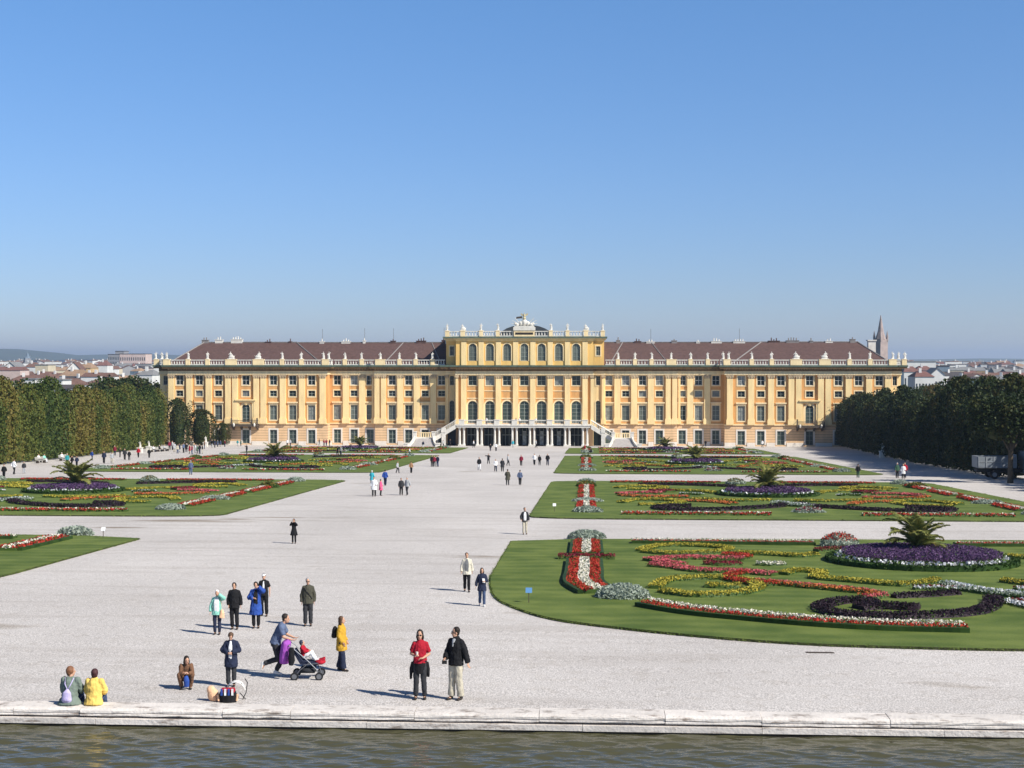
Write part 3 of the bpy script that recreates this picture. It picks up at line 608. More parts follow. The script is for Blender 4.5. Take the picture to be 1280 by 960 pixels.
# pilaster meshes
def pil_mesh(w_, z0, z1):
    m = MB(); hw = w_/2
    m.box(-hw-.16, hw+.16, -.62, 0, z0, z0+1.15); m.box(-hw-.08, hw+.08, -.54, 0, z0+1.152, z0+1.4); m.box(-hw, hw, -.45, 0, z0+1.402, z1-.82)
    return m.mesh('pilaster', YELLOW)
def cap_mesh(w_):
    m = MB(); hw = w_/2
    m.hexa([(-hw+.03,-.47,.0),(hw-.03,-.47,.0),(hw-.03,0,.0),(-hw+.03,0,.0),(-hw-.16,-.58,.52),(hw+.16,-.58,.52),(hw+.16,0,.52),(-hw-.16,0,.52)])
    for sx in (-1, 0, 1): m.ball((sx*hw*.9, -.55, .34), (.17,.12,.17), 6, 4)
    m.box(-hw-.2, hw+.2, -.62, 0, .53, .79); return m.mesh('capital', CAPM)
CAPM = wall_mat('capital_stone', (.50,.38,.24), 0, .3)
PM, CM = {}, {}
def pilaster(x, y, w_=1.45, z0=5.2, z1=16.9, cap=True):
    k = (w_, z0, z1)
    if k not in PM: PM[k] = pil_mesh(*k); CM[w_] = cap_mesh(w_)
    o = link('pilaster', PM[k], palace, (x, y, 0))
    if cap: link('capital', CM[w_], o, (0, 0, z1-.8))
def sym(fn):
    for s in (1, -1): fn(s)
GZ0, GZ1 = .35, 5.2
def bay_windows(xs, y, kinds, group):
    H = {'g': [], 'u': []}
    for x in xs:
        for k, z in kinds:
            H['g' if z < 5.2 and k == 'french_window' else 'u'].append(window(k, x, y, z))
    return H
STD = (('french_window', .4), ('tall_window', 6.1), ('mezzanine_window', 11.75), ('upper_window', 14.5))
def section(xa, xb, y, xs, extra_u=(), extra_g=(), back=0., thick=1.2):
    """one stretch of front: rusticated base, ochre storeys"""
    H = bay_windows(xs, y, STD, 0)
    facade('rusticated_base', xa, xb, y, -.6, 5.2, H['g']+list(extra_g), RUST, thick=thick); facade('front_wall', xa, xb, y, 5.2, 17, H['u']+list(extra_u), OCHRE, thick=thick)
    # plinth pieces between doors, string course, entablature, cornice
    cuts = sorted([(h[0]-.5, h[1]+.5) for h in H['g']+list(extra_g)]); x = xa; m = MB()
    for a, b in cuts:
        if a-x > .1: m.box(x, a, y-.16, y, -.6, .95)
        x = b
    if xb-x > .1: m.box(x, xb, y-.16, y, -.6, .95)
    m.build('plinth', PLINTH, palace)
    MB().box(xa-.05, xb+.05, y-.22, y, 5.05, 5.3).build('string_course', PALE, palace)
    trim(xa, xb, y, 17, thick)
def trim(xa, xb, y, z, thick=1.2, ov=1.35):
    m = MB(); m.box(xa-.12, xb+.12, y-.58, y+thick, z, z+.42); m.box(xa-.06, xb+.06, y-.5, y+thick, z+.422, z+.86); m.build('entablature', PALE, palace)
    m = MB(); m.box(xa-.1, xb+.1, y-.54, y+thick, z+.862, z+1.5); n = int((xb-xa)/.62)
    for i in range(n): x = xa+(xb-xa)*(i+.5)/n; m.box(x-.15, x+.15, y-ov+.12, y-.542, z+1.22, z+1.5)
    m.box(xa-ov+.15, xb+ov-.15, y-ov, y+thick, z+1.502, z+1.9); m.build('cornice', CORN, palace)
    MB().box(xa-ov, xb+ov, y-ov-.15, y+thick+.1, z+1.902, z+2.28).build('cornice_gutter', COPPER, palace)
# central block C, side bays, wings B1, B2, end pavilions E
CW = [-12.3, -8.2, -4.1, 0, 4.1, 8.2, 12.3]; CP = [-14.4, -10.25, -6.15, -2.05, 2.05, 6.15, 10.25, 14.4]
yC = -4.
h = [window('arched_window', x, yC, 5.5) for x in CW]+[window('salon_window', x, yC, 14.5) for x in CW]
facade('front_wall', -16.3, 16.3, yC, 5.2, 17, h, OCHRE, thick=5)
doors = [(x-1.5, x+1.5, -.6, 4.4, 0) for x in CW]
facade('passage_wall', -16.3, 16.3, yC, -.6, 5.2, doors, wall_mat('passage_plaster_shade', (.28,.18,.10)), depth=1.2, thick=5)  # plaster colour darkened to imitate shade beneath the terrace
for i, x in enumerate(CW):
    m = MB(); m.add([(x-1.5, yC+1.1, -.6),(x+1.5, yC+1.1, -.6),(x+1.5, yC+1.1, 4.4),(x-1.5, yC+1.1, 4.4)], [(0,1,2,3)])
    o = m.build('glazed_door', mat('door_glass_and_shade', (.012,.018,.017), .4, .4, .6, spec=.15, coords='pos'), palace); m = MB()
    for q in (-1.3, -.45, .45, 1.3): m.box(x+q-.05, x+q+.05, yC+.98, yC+1.09, -.5, 4.25)
    m.box(x-1.24, x+1.24, yC+.99, yC+1.08, 2.6, 2.75); m.build('door_frame', SASH, o)
    if i in (3, 4, 5):
        m = MB(); m.add([(x-.42, yC+1.05, .3),(x+.38, yC+1.05, .3),(x+.38, yC+1.05, 3.6),(x-.42, yC+1.05, 3.6)], [(0,1,2,3)]); m.build('painted_daylight_pane', mat('painted_daylight', (.42,.46,.46), .3, .7, 1.4, coords='pos'), o)  # pale colour stands in for daylight showing through the passage
for x in CW:     # blank panels between the storeys
    m = MB(); m.box(x-1.35, x+1.35, yC-.1, yC, 11.3, 11.55); m.box(x-1.35, x+1.35, yC-.1, yC, 13.1, 13.3); m.build('panel_moulding', PALE, palace)
for x in CP: pilaster(x, yC, 1.25)
for s in (1, -1): pilaster(s*16.0, yC+.02, .6)
MB().box(-16.4, 16.4, yC-.3, yC, 5.05, 5.3).build('string_course', PALE, palace)
trim(-16.3, 16.3, yC, 17, 5)
m = MB(); m.box(-16.3, 16.3, yC+1.45, 16, -.6, 25.0); m.build('core_wall', OCHRE, palace)
h = [window('attic_window', x, yC+.3, 20.3) for x in CW]
facade('attic_wall', -16.3, 16.3, yC+.3, 19.28, 25, h, ATTIC, thick=4)
for x in CP:
    m = MB(); m.box(x-.62, x+.62, yC+.05, yC+.298, 19.3, 24.9); m.build('attic_pilaster', YELLOW, palace)
def attic_cornice(xa, xb, y, yb):
    m = MB(); m.box(xa-.1, xb+.1, y-.2, yb, 25.0, 25.4); m.box(xa-.5, xb+.5, y-.6, yb, 25.402, 25.75); m.build('attic_cornice', YELLOW, palace)
    MB().box(xa-.75, xb+.75, y-.85, yb, 25.752, 26.1).build('cornice_gutter', COPPER, palace)
attic_cornice(-16.3, 16.3, yC+.3, 15)
BAL = MB()
def baluster(m, x, y, z, h=.86):
    m.lathe([(.10,0),(.15,h*.25),(.09,h*.62),(.12,h)], 5, (x, y, z))
def balustrade(xa, xb, y, z, posts, tint=LIME):
    """pedestals at posts (centre, width), rails and balusters between"""
    P = sorted(posts)
    for c, w_ in P:
        m = MB(); m.box(c-w_/2, c+w_/2, y-.4, y+.4, z, z+1.28); m.box(c-w_/2-.06, c+w_/2+.06, y-.46, y+.46, z+1.282, z+1.42); m.build('pedestal', PALE if tint is LIME else tint, palace)
    edges = [xa]+[v for c, w_ in P for v in (c-w_/2, c+w_/2)]+[xb]
    for a, b in zip(edges[::2], edges[1::2]):
        if b-a < .5: continue
        m = MB(); m.box(a, b, y-.2, y+.2, z, z+.22); m.box(a, b, y-.22, y+.22, z+1.1, z+1.3); n = max(2, int((b-a)/.6))
        for i in range(n): baluster(m, a+(b-a)*(i+.5)/n, y, z+.222, .876)
        m.build('balustrade', tint, palace)
def balustrade_y(x, ya, yb, z):
    m = MB(); m.box(x-.2, x+.2, ya, yb, z, z+.22); m.box(x-.22, x+.22, ya, yb, z+1.1, z+1.3); n = max(2, int((yb-ya)/.6))
    for i in range(n): baluster(m, x, ya+(yb-ya)*(i+.5)/n, z+.222, .876)
    m.build('balustrade', LIME, palace)
balustrade(-16.6, 16.6, yC-.1, 26.1, [(-14.6,1.1),(-10.25,.9),(-6.3,.9),(0,4.9),(6.3,.9),(10.25,.9),(14.6,1.1)])
# side bays beside the central block, one storey lower roofed but with attic
def sidebay(s):
    xa, xb = sorted((s*16.3, s*18.9)); y = -1.2; xc = s*17.5
    hh = [window('niche_window', xc, y, 5.5), window('slit_window', xc, y, 14.5)]
    hh.append((xc-1.1, xc+1.1, -.6, 4.1, 0)); MB().box(xc-1.1, xc+1.1, y+.7, y+.75, -.6, 4.1).build('side_bay_shade', D.materials['door_glass_and_shade'], palace)  # dark sheet in an added recess stands in for shade under the stairs
    facade('front_wall', xa, xb, y, -.6, 17, hh, YELLOW, thick=3, depth=.7); trim(xa, xb, y, 17, 3)
    h2 = [window('slit_window', xc, y+.2, 21.6)]; facade('attic_wall', xa, xb, y+.2, 19.28, 25, h2, ATTIC, thick=12)
    m = MB(); m.box(xa+.02, xb-.02, y+1.2, 14, -.6, 24.98); m.build('core_wall', ATTIC, palace); attic_cornice(xa, xb, y+.2, 14)
    balustrade(xa, xb+(.4 if s > 0 else 0), y, 26.1, [(s*18.6, 1.0)])
    pilaster(s*18.6, y, .5)
sym(sidebay)
def wings(s):
    B1 = [20.1, 24.1, 28.1, 32.1]; B2 = [37.6, 41.5, 45.6]; E = [51.3, 55.9, 60.6, 74.0, 78.7, 83.5]
    f = lambda L_: [s*x for x in L_]
    section(*sorted((s*18.9, s*36.3)), 0., f(B1)); section(*sorted((s*36.3, s*47.4)), .85, f(B2))
    xc = s*67.3; bd = window('balcony_door', xc, -2.1, 5.5); g1 = window('french_window', xc, -2.1, .4)
    mz = window('mezzanine_window', xc, -2.1, 11.75); up = window('upper_window', xc, -2.1, 14.5)
    section(*sorted((s*47.4, s*86.2)), -2.1, f(E), [bd, mz, up], [g1], thick=3)
    # canopy and jambs round the balcony door
    m = MB(); y = -2.1
    for q in (-1, 1): m.box(xc+q*1.75-.22, xc+q*1.75+.22, y-.35, y, 5.3, 10.3)
    m.box(xc-2.2, xc+2.2, y-.5, y, 10.3, 10.75); m.box(xc-2.5, xc+2.5, y-.75, y, 10.752, 11.05); m.ball((xc, y-.15, 10.0), (.5,.2,.4), 8, 5); m.build('door_canopy', YELLOW, palace)
    b = MB(); b.box(xc-3.2, xc+3.2, y-1.9, y, 4.55, 5.02); 
    for q in (-2.9, -1, 1, 2.9): b.hexa([(xc+q-.2,y-.3,3.7),(xc+q+.2,y-.3,3.7),(xc+q+.2,y,3.7),(xc+q-.2,y,3.7),(xc+q-.2,y-1.6,4.55),(xc+q+.2,y-1.6,4.55),(xc+q+.2,y,4.55),(xc+q-.2,y,4.55)])
    bo = b.build('balcony', IRON, palace); r = MB()
    r.box(xc-3.15, xc+3.15, y-1.85, y-1.78, 5.95, 6.05)
    for i in range(22): x = xc-3.1+6.2*i/21; r.box(x-.04, x+.04, y-1.84, y-1.79, 5.02, 5.95)
    for q in (-3.12, 3.12): r.box(xc+q-.03, xc+q+.03, y-1.78, y, 5.95, 6.05); r.box(xc+q-.15, xc+q+.15, y-1.9, y-1.6, 5.02, 6.6)
    r.build('railing', IRON, bo)
    for q in (-2.5, 2.5): l = MB(); l.lathe([(.05,-.5),(.2,-.35),(.28,.1),(.1,.35),(.02,.5)], 8, (xc+q, y-2.0, 5.0)); l.build('lantern', LIME, bo)
    for x in (22.1, 26.1, 30.1): pilaster(s*x, 0)
    for x in (34.2, 35.75): pilaster(s*x, 0, 1.2)
    pilaster(s*18.95+s*.0, 0, .5)
    for x in (39.5, 43.5): pilaster(s*x, .85)
    pilaster(s*36.9, .85, .5)
    for x in (48.6, 53.6, 58.25, 76.35, 81.1, 85.5): pilaster(s*x, -2.1, 1.4)
    for x in (63.0, 64.7, 69.9, 71.6): pilaster(s*x, -2.1, 1.35)
    # end bay, set back
    xa, xb = sorted((s*86.2, s*88.9)); y = -.4; xe = s*87.5
    hh = [window('slim_window', xe, y, 6.1), window('slit_window', xe, y, 14.5)]
    facade('front_wall', xa, xb, y, -.6, 17, hh, YELLOW, thick=3); trim(xa, xb, y, 17, 3)
    m = MB(); xa, xb = sorted((s*47.5, s*88.85)); m.box(xa, xb, 1.0, 26, -.6, 19.2); m.build('core_wall', YELLOW, palace)
    for k in range(5):   # the end front, seen from the side
        m = MB(); m.box(*sorted((s*88.85, s*89.1)), 3+k*4.6, 4.5+k*4.6, 6, 9.6); m.build('end_window', SHUT, palace)
    m = MB(); xa, xb = sorted((s*18.85, s*47.5)); m.box(xa, xb, 1.3, 17, -.6, 19.2); m.build('core_wall', YELLOW, palace)
    # balustrades
    zb = 19.3
    balustrade(*sorted((s*19.2, s*37.2)), -.75, zb, [(s*x, .95) for x in (22.2, 26.3, 30.2)]+[(s*34.9, 2.3)])
    balustrade(*sorted((s*37.2, s*46.2)), .1, zb, [(s*x, .95) for x in (39.5, 43.6)])
    balustrade(*sorted((s*46.2, s*88.0)), -2.85, zb, [(s*47.8, 1.6)]+[(s*x, 1.0) for x in (53.6, 58.3, 76.4, 81.2)]+[(s*64.0, 2.7), (s*70.7, 2.7), (s*86.4, 1.7)])
    balustrade_y(s*88.2, -2.4, -1.3, zb); balustrade_y(s*46.6, -2.4, -.3, zb)
    balustrade(*sorted((s*88.0, s*90.0)), -1.1, zb, [(s*89.5, 1.1)]); balustrade_y(s*89.8, -.6, 24, zb)
    # roofs
    zr = 24.85; a, b = s*18.6, s*50
    m = MB(); e0, e1, r_ = .6, 18.5, 9.5
    m.add([(a,e0,19.3),(b,e0,19.3),(s*58,r_,zr),(a,r_,zr),(a,e1,19.3),(b,e1,19.3)], [(0,1,2,3),(3,2,5,4),(1,5,2),(0,3,4)] if s > 0 else [(1,0,3,2),(2,3,4,5),(5,1,2),(3,0,4)])
    rf = m.build('roof', ROOF, palace)
    xa, xb, ya, yb, yr = s*48.6, s*87.2, -1.5, 24, 9.7; i0, i1 = s*57.5, s*80.6; zr2 = zr+.05
    V_ = [(xa,ya,19.28),(xb,ya,19.28),(xb,yb,19.28),(xa,yb,19.28),(i0,yr,zr2),(i1,yr,zr2)]
    m = MB(); m.add(V_, [(0,1,5,4),(1,2,5),(2,3,4,5),(3,0,4)] if s > 0 else [(1,0,4,5),(2,1,5),(3,2,5,4),(0,3,4)]); rf2 = m.build('roof', ROOF, palace)
    fl = MB()
    for p, q_ in ((V_[0],V_[4]),(V_[1],V_[5])): fl.tube([Vector(p)+Vector((0,0,.05)), Vector(q_)+Vector((0,0,.1))], .16, 5)
    fl.box(*sorted((i0, i1)), yr-.25, yr+.25, zr2-.05, zr2+.18); fl.build('roof_flashing', FLASH, rf2)
    fl = MB(); fl.box(*sorted((a, s*57.2)), r_-.22, r_+.22, zr-.03, zr+.16)
    for e_, t_ in ((s*34.5, s*30.6), (s*20.2, s*23.6)): fl.tube([Vector((e_, e0, 19.36)), Vector((t_, r_, zr+.05))], .13, 5)
    fl.build('roof_flashing', FLASH, rf)
    # chimneys on the ridge
    cs = ((22.5,1.2,.9),(27.3,2.0,.6),(30.4,2.6,.5),(36.2,1.6,.8),(42,1.2,.5),(46.5,3.2,.6),(52,3.6,.6)) if s > 0 else ((20.6,1.2,1.0),(26.2,3.0,.8),(33.2,1.6,.8),(40.4,.8,.9),(45,2.8,.6),(51,1.4,.6))
    for x, w_, h_ in cs: chimney(s*x, 9.6, zr-.3, w_*.8, h_*.8, rf)
    cs = ((60.5,3.4,.7),(65,3.8,.8),(69.5,1.0,.7),(73.8,2.2,.6),(79.5,1.6,1.2)) if s > 0 else ((59,.8,.6),(64.5,1.8,.5),(72.5,3.6,1.3),(77,2.4,1.2),(80.5,2.0,1.1))
    for x, w_, h_ in cs: chimney(s*x, 9.8, zr2-.3, w_*.8, h_*.75, rf2)
def chimney(x, y, z, w_, h_, par):
    m = MB(); m.box(x-w_/2, x+w_/2, y-.5, y+.5, z, z+h_); m.box(x-w_/2-.08, x+w_/2+.08, y-.58, y+.58, z+h_, z+h_+.14)
    n = max(1, int(w_/.7))
    for i in range(n): m.lathe([(.14,0),(.12,random.uniform(.35,.75))], 6, (x+(i+.5-n/2)*.62, y, z+h_+.14))
    o = m.build('chimney', random.choice((FLASH, LIME, ROOF)), par)
    if random.random() < .35: q = MB(); q.tube([(x+.1, y, z+h_), (x+.1, y, z+h_+3.2)], .035, 4); q.build('lightning_rod', IRON, o)
sym(wings)
m = MB(); m.box(84.2, 86.0, 14, 15.6, 19.3, 25.2); m.box(84.0, 86.2, 13.8, 15.8, 25.2, 25.5); m.build('tall_chimney', LIME, palace)
m = MB(); m.box(-20.2, -17.6, 9, 12, 19.3, 26.0); m.build('tall_chimney', LIME, palace)
# dark vaulted roof behind the central attic
m = MB(); n = 12; vs = []
for k in range(n+1):
    a = PI*k/n; vs += [(-6.6*math.cos(a), 3.5, 26.0+3.1*math.sin(a)), (-6.6*math.cos(a), 12.5, 26.0+3.1*math.sin(a))]
m.add(vs, [(2*k, 2*k+2, 2*k+3, 2*k+1) for k in range(n)]+[tuple(range(0, 2*n+2, 2))[::-1], tuple(range(1, 2*n+2, 2))]); m.build('vaulted_roof', SLATE, palace)
# crowning trophy: inscription block, eagle on a globe, banners
t = MB(); yq = yC-.1
t.box(-2.6, 2.6, yq-.55, yq+.55, 27.52, 28.3); t.box(-2.35, 2.35, yq-.5, yq+.5, 28.302, 28.6)
for x, z, rx, rz, ry in ((-1.7,28.9,.55,.4,.4),(1.7,28.9,.55,.4,.4),(-.8,29.2,.5,.55,.4),(.8,29.2,.5,.55,.4),(-2.1,29.1,.35,.3,.3),(2.1,29.1,.35,.3,.3),(0,29.4,.75,.8,.5)): t.ball((x, yq, z), (rx, ry, rz), 8, 6)
for x0, x1, z1 in ((-.8,-2.9,29.9),(-.7,-2.3,30.5),(.8,2.9,29.9),(.7,2.3,30.5),(-1.2,-3.1,29.2),(1.2,3.1,29.2)): t.tube([(x0, yq, 28.8), (x1, yq+.1, z1)], [.13, .05], 6)
oc = t.build('trophy_group', LIME, palace)
t = MB(); t.ball((0, yq, 30.4), (.42,.42,.42), 8, 6); t.ball((0, yq, 31.0), (.28,.24,.42), 8, 6); t.ball((0, yq-.1, 31.5), (.15,.18,.17), 6, 4)
for sg in (-1, 1): t.hexa([(sg*.2,yq-.06,30.8),(sg*.9,yq-.02,31.2),(sg*.9,yq+.06,31.2),(sg*.2,yq+.06,30.8),(sg*.2,yq-.06,31.25),(sg*.75,yq-.02,31.65),(sg*.75,yq+.06,31.65),(sg*.2,yq+.06,31.25)])
t.build('gilded_eagle', GILT, oc)
t = MB(); t.hexa([(-.5,yq,30.4),(-2.0,yq+.3,30.3),(-2.0,yq+.36,30.3),(-.5,yq+.06,30.4),(-.5,yq,30.9),(-1.9,yq+.3,30.75),(-1.9,yq+.36,30.75),(-.5,yq+.06,30.9)]); t.build('dark_banner', IRON, oc)
MB().box(-2.1, 2.1, yq-.455, yq-.4, 26.55, 27.05).build('inscription_panel', DARKIN, palace)
# terrace on paired columns
tz = 4.75; ty0, ty1 = yC-.02, yC-6.
m = MB(); m.box(-15.6, 15.6, ty1, ty0, tz, tz+.45); m.box(-15.75, 15.75, ty1-.15, ty0, tz+.452, tz+.62); te = m.build('terrace', LIME, palace)
for c in CP:
    k = c*1.0
    m = MB(); m.box(k-.85, k+.85, ty1+.1, ty1+1.1, -.6, .75); m.build('column_base', LIME, te)
    for q in (-.5, .5):
        m = MB(); m.lathe([(.36,.752),(.36,.85),(.29,.95),(.26,2.6),(.23,4.3),(.32,4.45),(.36,4.75)], 12, (k+q, ty1+.6, 0)); m.build('column', LIME, te, smooth=False)
    m = MB(); m.box(k-.62, k+.62, ty1-.05, ty1+.65, tz+.622, tz+1.75); m.box(k-.7, k+.7, ty1-.12, ty1+.72, tz+1.752, tz+1.88); m.build('terrace_pedestal', LIME, te)
for a, b in zip(CP[:-1], CP[1:]):
    m = MB(); m.box(a+.62, b-.62, ty1+.15, ty1+.4, tz+1.55, tz+1.75); m.box(a+.62, b-.62, ty1+.15, ty1+.4, tz+.622, tz+.74)
    for i in range(8): x = a+.8+(b-a-1.6)*i/7; m.tube([(x, ty1+.28, tz+.74), (x, ty1+.28, tz+1.56)], .035, 5)
    m.build('terrace_railing', LIME, te)
MB().box(-16.2, 16.2, ty1-.8, ty0, -.6, -.02).build('terrace_floor', PLINTH, te)
# two-flight outdoor stairs
def stairs(s):
    nm = 'right' if s > 0 else 'left'
    r = thing('outdoor_staircase', f'white stone two-flight staircase rising to the terrace from its {nm} end', 'staircase', (0, Y0, Z0), group='terrace staircases')
    y0, y1 = ty1-.1, ty1+2.6
    def flight_x(name, xa, za, xb, zb, n):
        m = MB()
        for i in range(n):
            x0, x1 = xa+(xb-xa)*i/n, xa+(xb-xa)*(i+1)/n; z = za+(zb-za)*(i+1)/n
            m.box(*sorted((x0, x1)), y0+.3, y1, z-.75, z)
        return m.build(name, LIME, r)
    xt, zt, xm, zm = s*15.8, tz+.6, s*20.9, 2.35
    flight_x('upper_flight', xm, zm, xt, zt, 17)
    for yy in (y0, y1):
        m = MB(); m.hexa([(xm,yy,zm-.95),(xt,yy,zt-.9),(xt,yy+.28,zt-.9),(xm,yy+.28,zm-.95),(xm,yy,zm+.1),(xt,yy,zt+.12),(xt,yy+.28,zt+.12),(xm,yy+.28,zm+.1)]) if s < 0 else m.hexa([(xt,yy,zt-.9),(xm,yy,zm-.95),(xm,yy+.28,zm-.95),(xt,yy+.28,zt-.9),(xt,yy,zt+.12),(xm,yy,zm+.1),(xm,yy+.28,zm+.1),(xt,yy+.28,zt+.12)])
        m.build('stringer', LIME, r)
        m = MB(); m.tube([(xm, yy+.14, zm+1.05), (xt, yy+.14, zt+1.1)], [(.16,.12),(.16,.12)], 6)
        for i in range(9): x = xm+(xt-xm)*(i+.5)/9; z = zm+(zt-zm)*(i+.5)/9; m.tube([(x, yy+.14, z+.1), (x, yy+.14, z+1.02)], .06, 5)
        m.build('stair_railing', LIME, r)
    xq = s*18.6; m = MB(); m.box(xq-.45, xq+.45, y0-.08, y0+.4, -.6, 3.35); m.box(xq-.5, xq+.5, y0-.12, y0+.42, 3.6, 4.7); m.build('stair_pier', LIME, r)
    # landing and lower flight, flaring towards the garden
    xa, xb = sorted((s*20.9, s*25.3)); yl = y0-.4
    m = MB(); m.box(xa, xb, yl, y1+.4, -.6, zm); m.build('landing', LIME, r)
    m = MB(); n = 13
    for i in range(n):
        f = (i+1)/n; z = zm*(1-f); e = 1.5*f**1.8; m.box(xa-e+.3, xb+e-.3, yl-.36*(i+1), yl-.36*i, -.6, z) if z > .02 else None
    m.build('lower_flight', mat('grey_step_stone', (.50,.46,.43), .85, .15, 2, coords='pos'), r)
    for sg, xx in ((-1, xa), (1, xb)):
        m = MB()
        for i in range(6):
            f0, f1 = i/6, (i+1)/6; e0, e1 = 1.5*f0**1.8*sg, 1.5*f1**1.8*sg; ya, yb2 = yl-4.7*f0, yl-4.7*f1; z0, z1 = zm*(1-f0)+1.0, zm*(1-f1)+1.0
            m.hexa([(xx+e1-.18,yb2,-.6),(xx+e1+.18,yb2,-.6),(xx+e0+.18,ya,-.6),(xx+e0-.18,ya,-.6),(xx+e1-.18,yb2,z1-.45),(xx+e1+.18,yb2,z1-.45),(xx+e0+.18,ya,z0-.45),(xx+e0-.18,ya,z0-.45)])
        m.build('curved_parapet', LIME, r)
        m = MB(); xp = xx+1.5*sg; m.box(xp-.5, xp+.5, yl-5.5, yl-4.6, -.6, 1.25); m.box(xp-.6, xp+.6, yl-5.6, yl-4.5, 1.252, 1.45); m.build('newel_pedestal', LIME, r)
        m = MB(); m.box(xx-.4, xx+.4, yl-.4, yl+.4, -.5, zm+1.35); m.box(xx-.5, xx+.5, yl-.5, yl+.5, zm+1.352, zm+1.5); m.build('landing_pedestal', LIME, r)
    m = MB(); m.box(xa+.4, xb-.4, y1+.1, y1+.35, zm+.9, zm+1.1)
    for i in range(7): x = xa+.6+(xb-xa-1.2)*i/6; m.box(x-.12, x+.12, y1+.14, y1+.31, zm, zm+.9)
    m.build('landing_balustrade', PALE, r)
sym(stairs)

# ------------------------------------------------------------------ statues on the parapets
def remesh(mb, name, mats, voxel, smooth=True, adapt=0., fold=0.):
    me = mb.mesh(name+'_raw', []); o = D.objects.new('tmp', me); COL.objects.link(o)
    md = o.modifiers.new('r', 'REMESH'); md.mode = 'VOXEL'; md.voxel_size = voxel; md.adaptivity = adapt
    sm = o.modifiers.new('s', 'SMOOTH'); sm.iterations = 2; sm.factor = .5
    if fold:
        dm = o.modifiers.new('d', 'DISPLACE'); tx = D.textures.get('folds') or D.textures.new('folds', 'CLOUDS'); tx.noise_scale = .11; dm.texture = tx; dm.strength = fold; dm.mid_level = .36
    ev = o.evaluated_get(bpy.context.evaluated_depsgraph_get()); out = D.meshes.new_from_object(ev); out.name = name
    D.objects.remove(o); D.meshes.remove(me); out.materials.clear()
    for m in (mats if isinstance(mats, (list, tuple)) else [mats]): out.materials.append(m)
    out.polygons.foreach_set('use_smooth', [smooth]*len(out.polygons)); return out
def statue_mesh(seed, group=False):
    r = random.Random(seed); m = MB(); u = r.uniform
    def fig(ox, sc, lean=0.):
        H = 2.15*sc; P = lambda x, y, z: (ox+x*sc+lean*z, y*sc, z*sc)
        m.tube([P(0,0,0),P(.02,0,.5),P(.05*u(-1,1),0,1.0),P(0,0,1.25),P(0,0,1.6),P(0,0,1.72)], [(.3*sc,.24*sc),(.24*sc,.2*sc),(.25*sc,.19*sc),(.19*sc,.15*sc),(.25*sc,.16*sc),(.08*sc,.08*sc)], 8, side=(1,0,0))
        m.ball(P(.02,-.02,1.9), .14*sc, 8, 6)
        for sg in (-1, 1):
            a = u(-.2, .9)*(1 if r.random() < .6 else 0)
            e = P(sg*(.42), -.1, 1.3+.4*a); h = P(sg*(.3+.25*u(0,1)), -.22, 1.15+1.0*a)
            m.tube([P(sg*.2,0,1.58), e, h], [.1*sc,.085*sc,.06*sc], 6)
        m.tube([P(.25,-.05,1.3), P(.32,.05,.6), P(.3,.1,.05)], [(.09,.16),(.12,.2),(.1,.2)], 6)
    m.box(-.42-(.5 if group else 0), .42+(.5 if group else 0), -.35, .35, -.02, .14)
    if group: fig(-.35, .9, .12); fig(.45, .62, -.1); m.ball((.1,0,.5), (.8,.3,.4), 8, 6); m.tube([(.3,0,.4),(1.0,-.05,.9)], [.14,.05], 6)
    else: fig(0, 1.)
    return remesh(m, 'statue', LIME, .07)
ST = [statue_mesh(k) for k in range(5)]; SG = [statue_mesh(20+k, True) for k in range(2)]
def statue(label, x, y, z, grp=False, sc=1., i=0, group='statues on the palace balustrade'):
    o = link('statue', (SG if grp else ST)[i % (2 if grp else 5)], None, (x, Y0+y, Z0+z)); o.scale = ((-1 if i % 2 else 1)*sc, sc, sc); return tag(o, label, 'statue', group)
for s, nm in ((1, 'right'), (-1, 'left')):
    single = [22.2, 26.3, 30.2, 34.9, 39.5, 43.6, 46.9, 48.3, 53.6, 58.3, 76.4, 81.2, 86.4, 88.2, 89.6]
    for k, x in enumerate(single):
        y = -.75 if x < 37 else (.1 if x < 46 else (-2.85 if x < 87 else -1.1)); z = 20.72
        statue(f'pale standing statue on the {nm} wing balustrade, {nth(k)} single figure out from the centre', s*x, y, z, False, .88 if x > 45 else .84, k+(s < 0))
    for k, x in enumerate((64.0, 70.7)): statue(f'pale reclining statue group on the {nm} pavilion balustrade, {"inner" if k == 0 else "outer"} of its pair', s*x, -2.85, 20.72, True, 1., k+(s < 0))
    for k, (x, yy, g_) in enumerate(((6.3,-4.1,0),(10.25,-4.1,0),(14.6,-4.1,1),(18.6,-1.2,0))): statue(f'pale statue on the central attic, {nth(k)} to the {nm} of the eagle', s*x, yy, 27.52, bool(g_), .85, k)
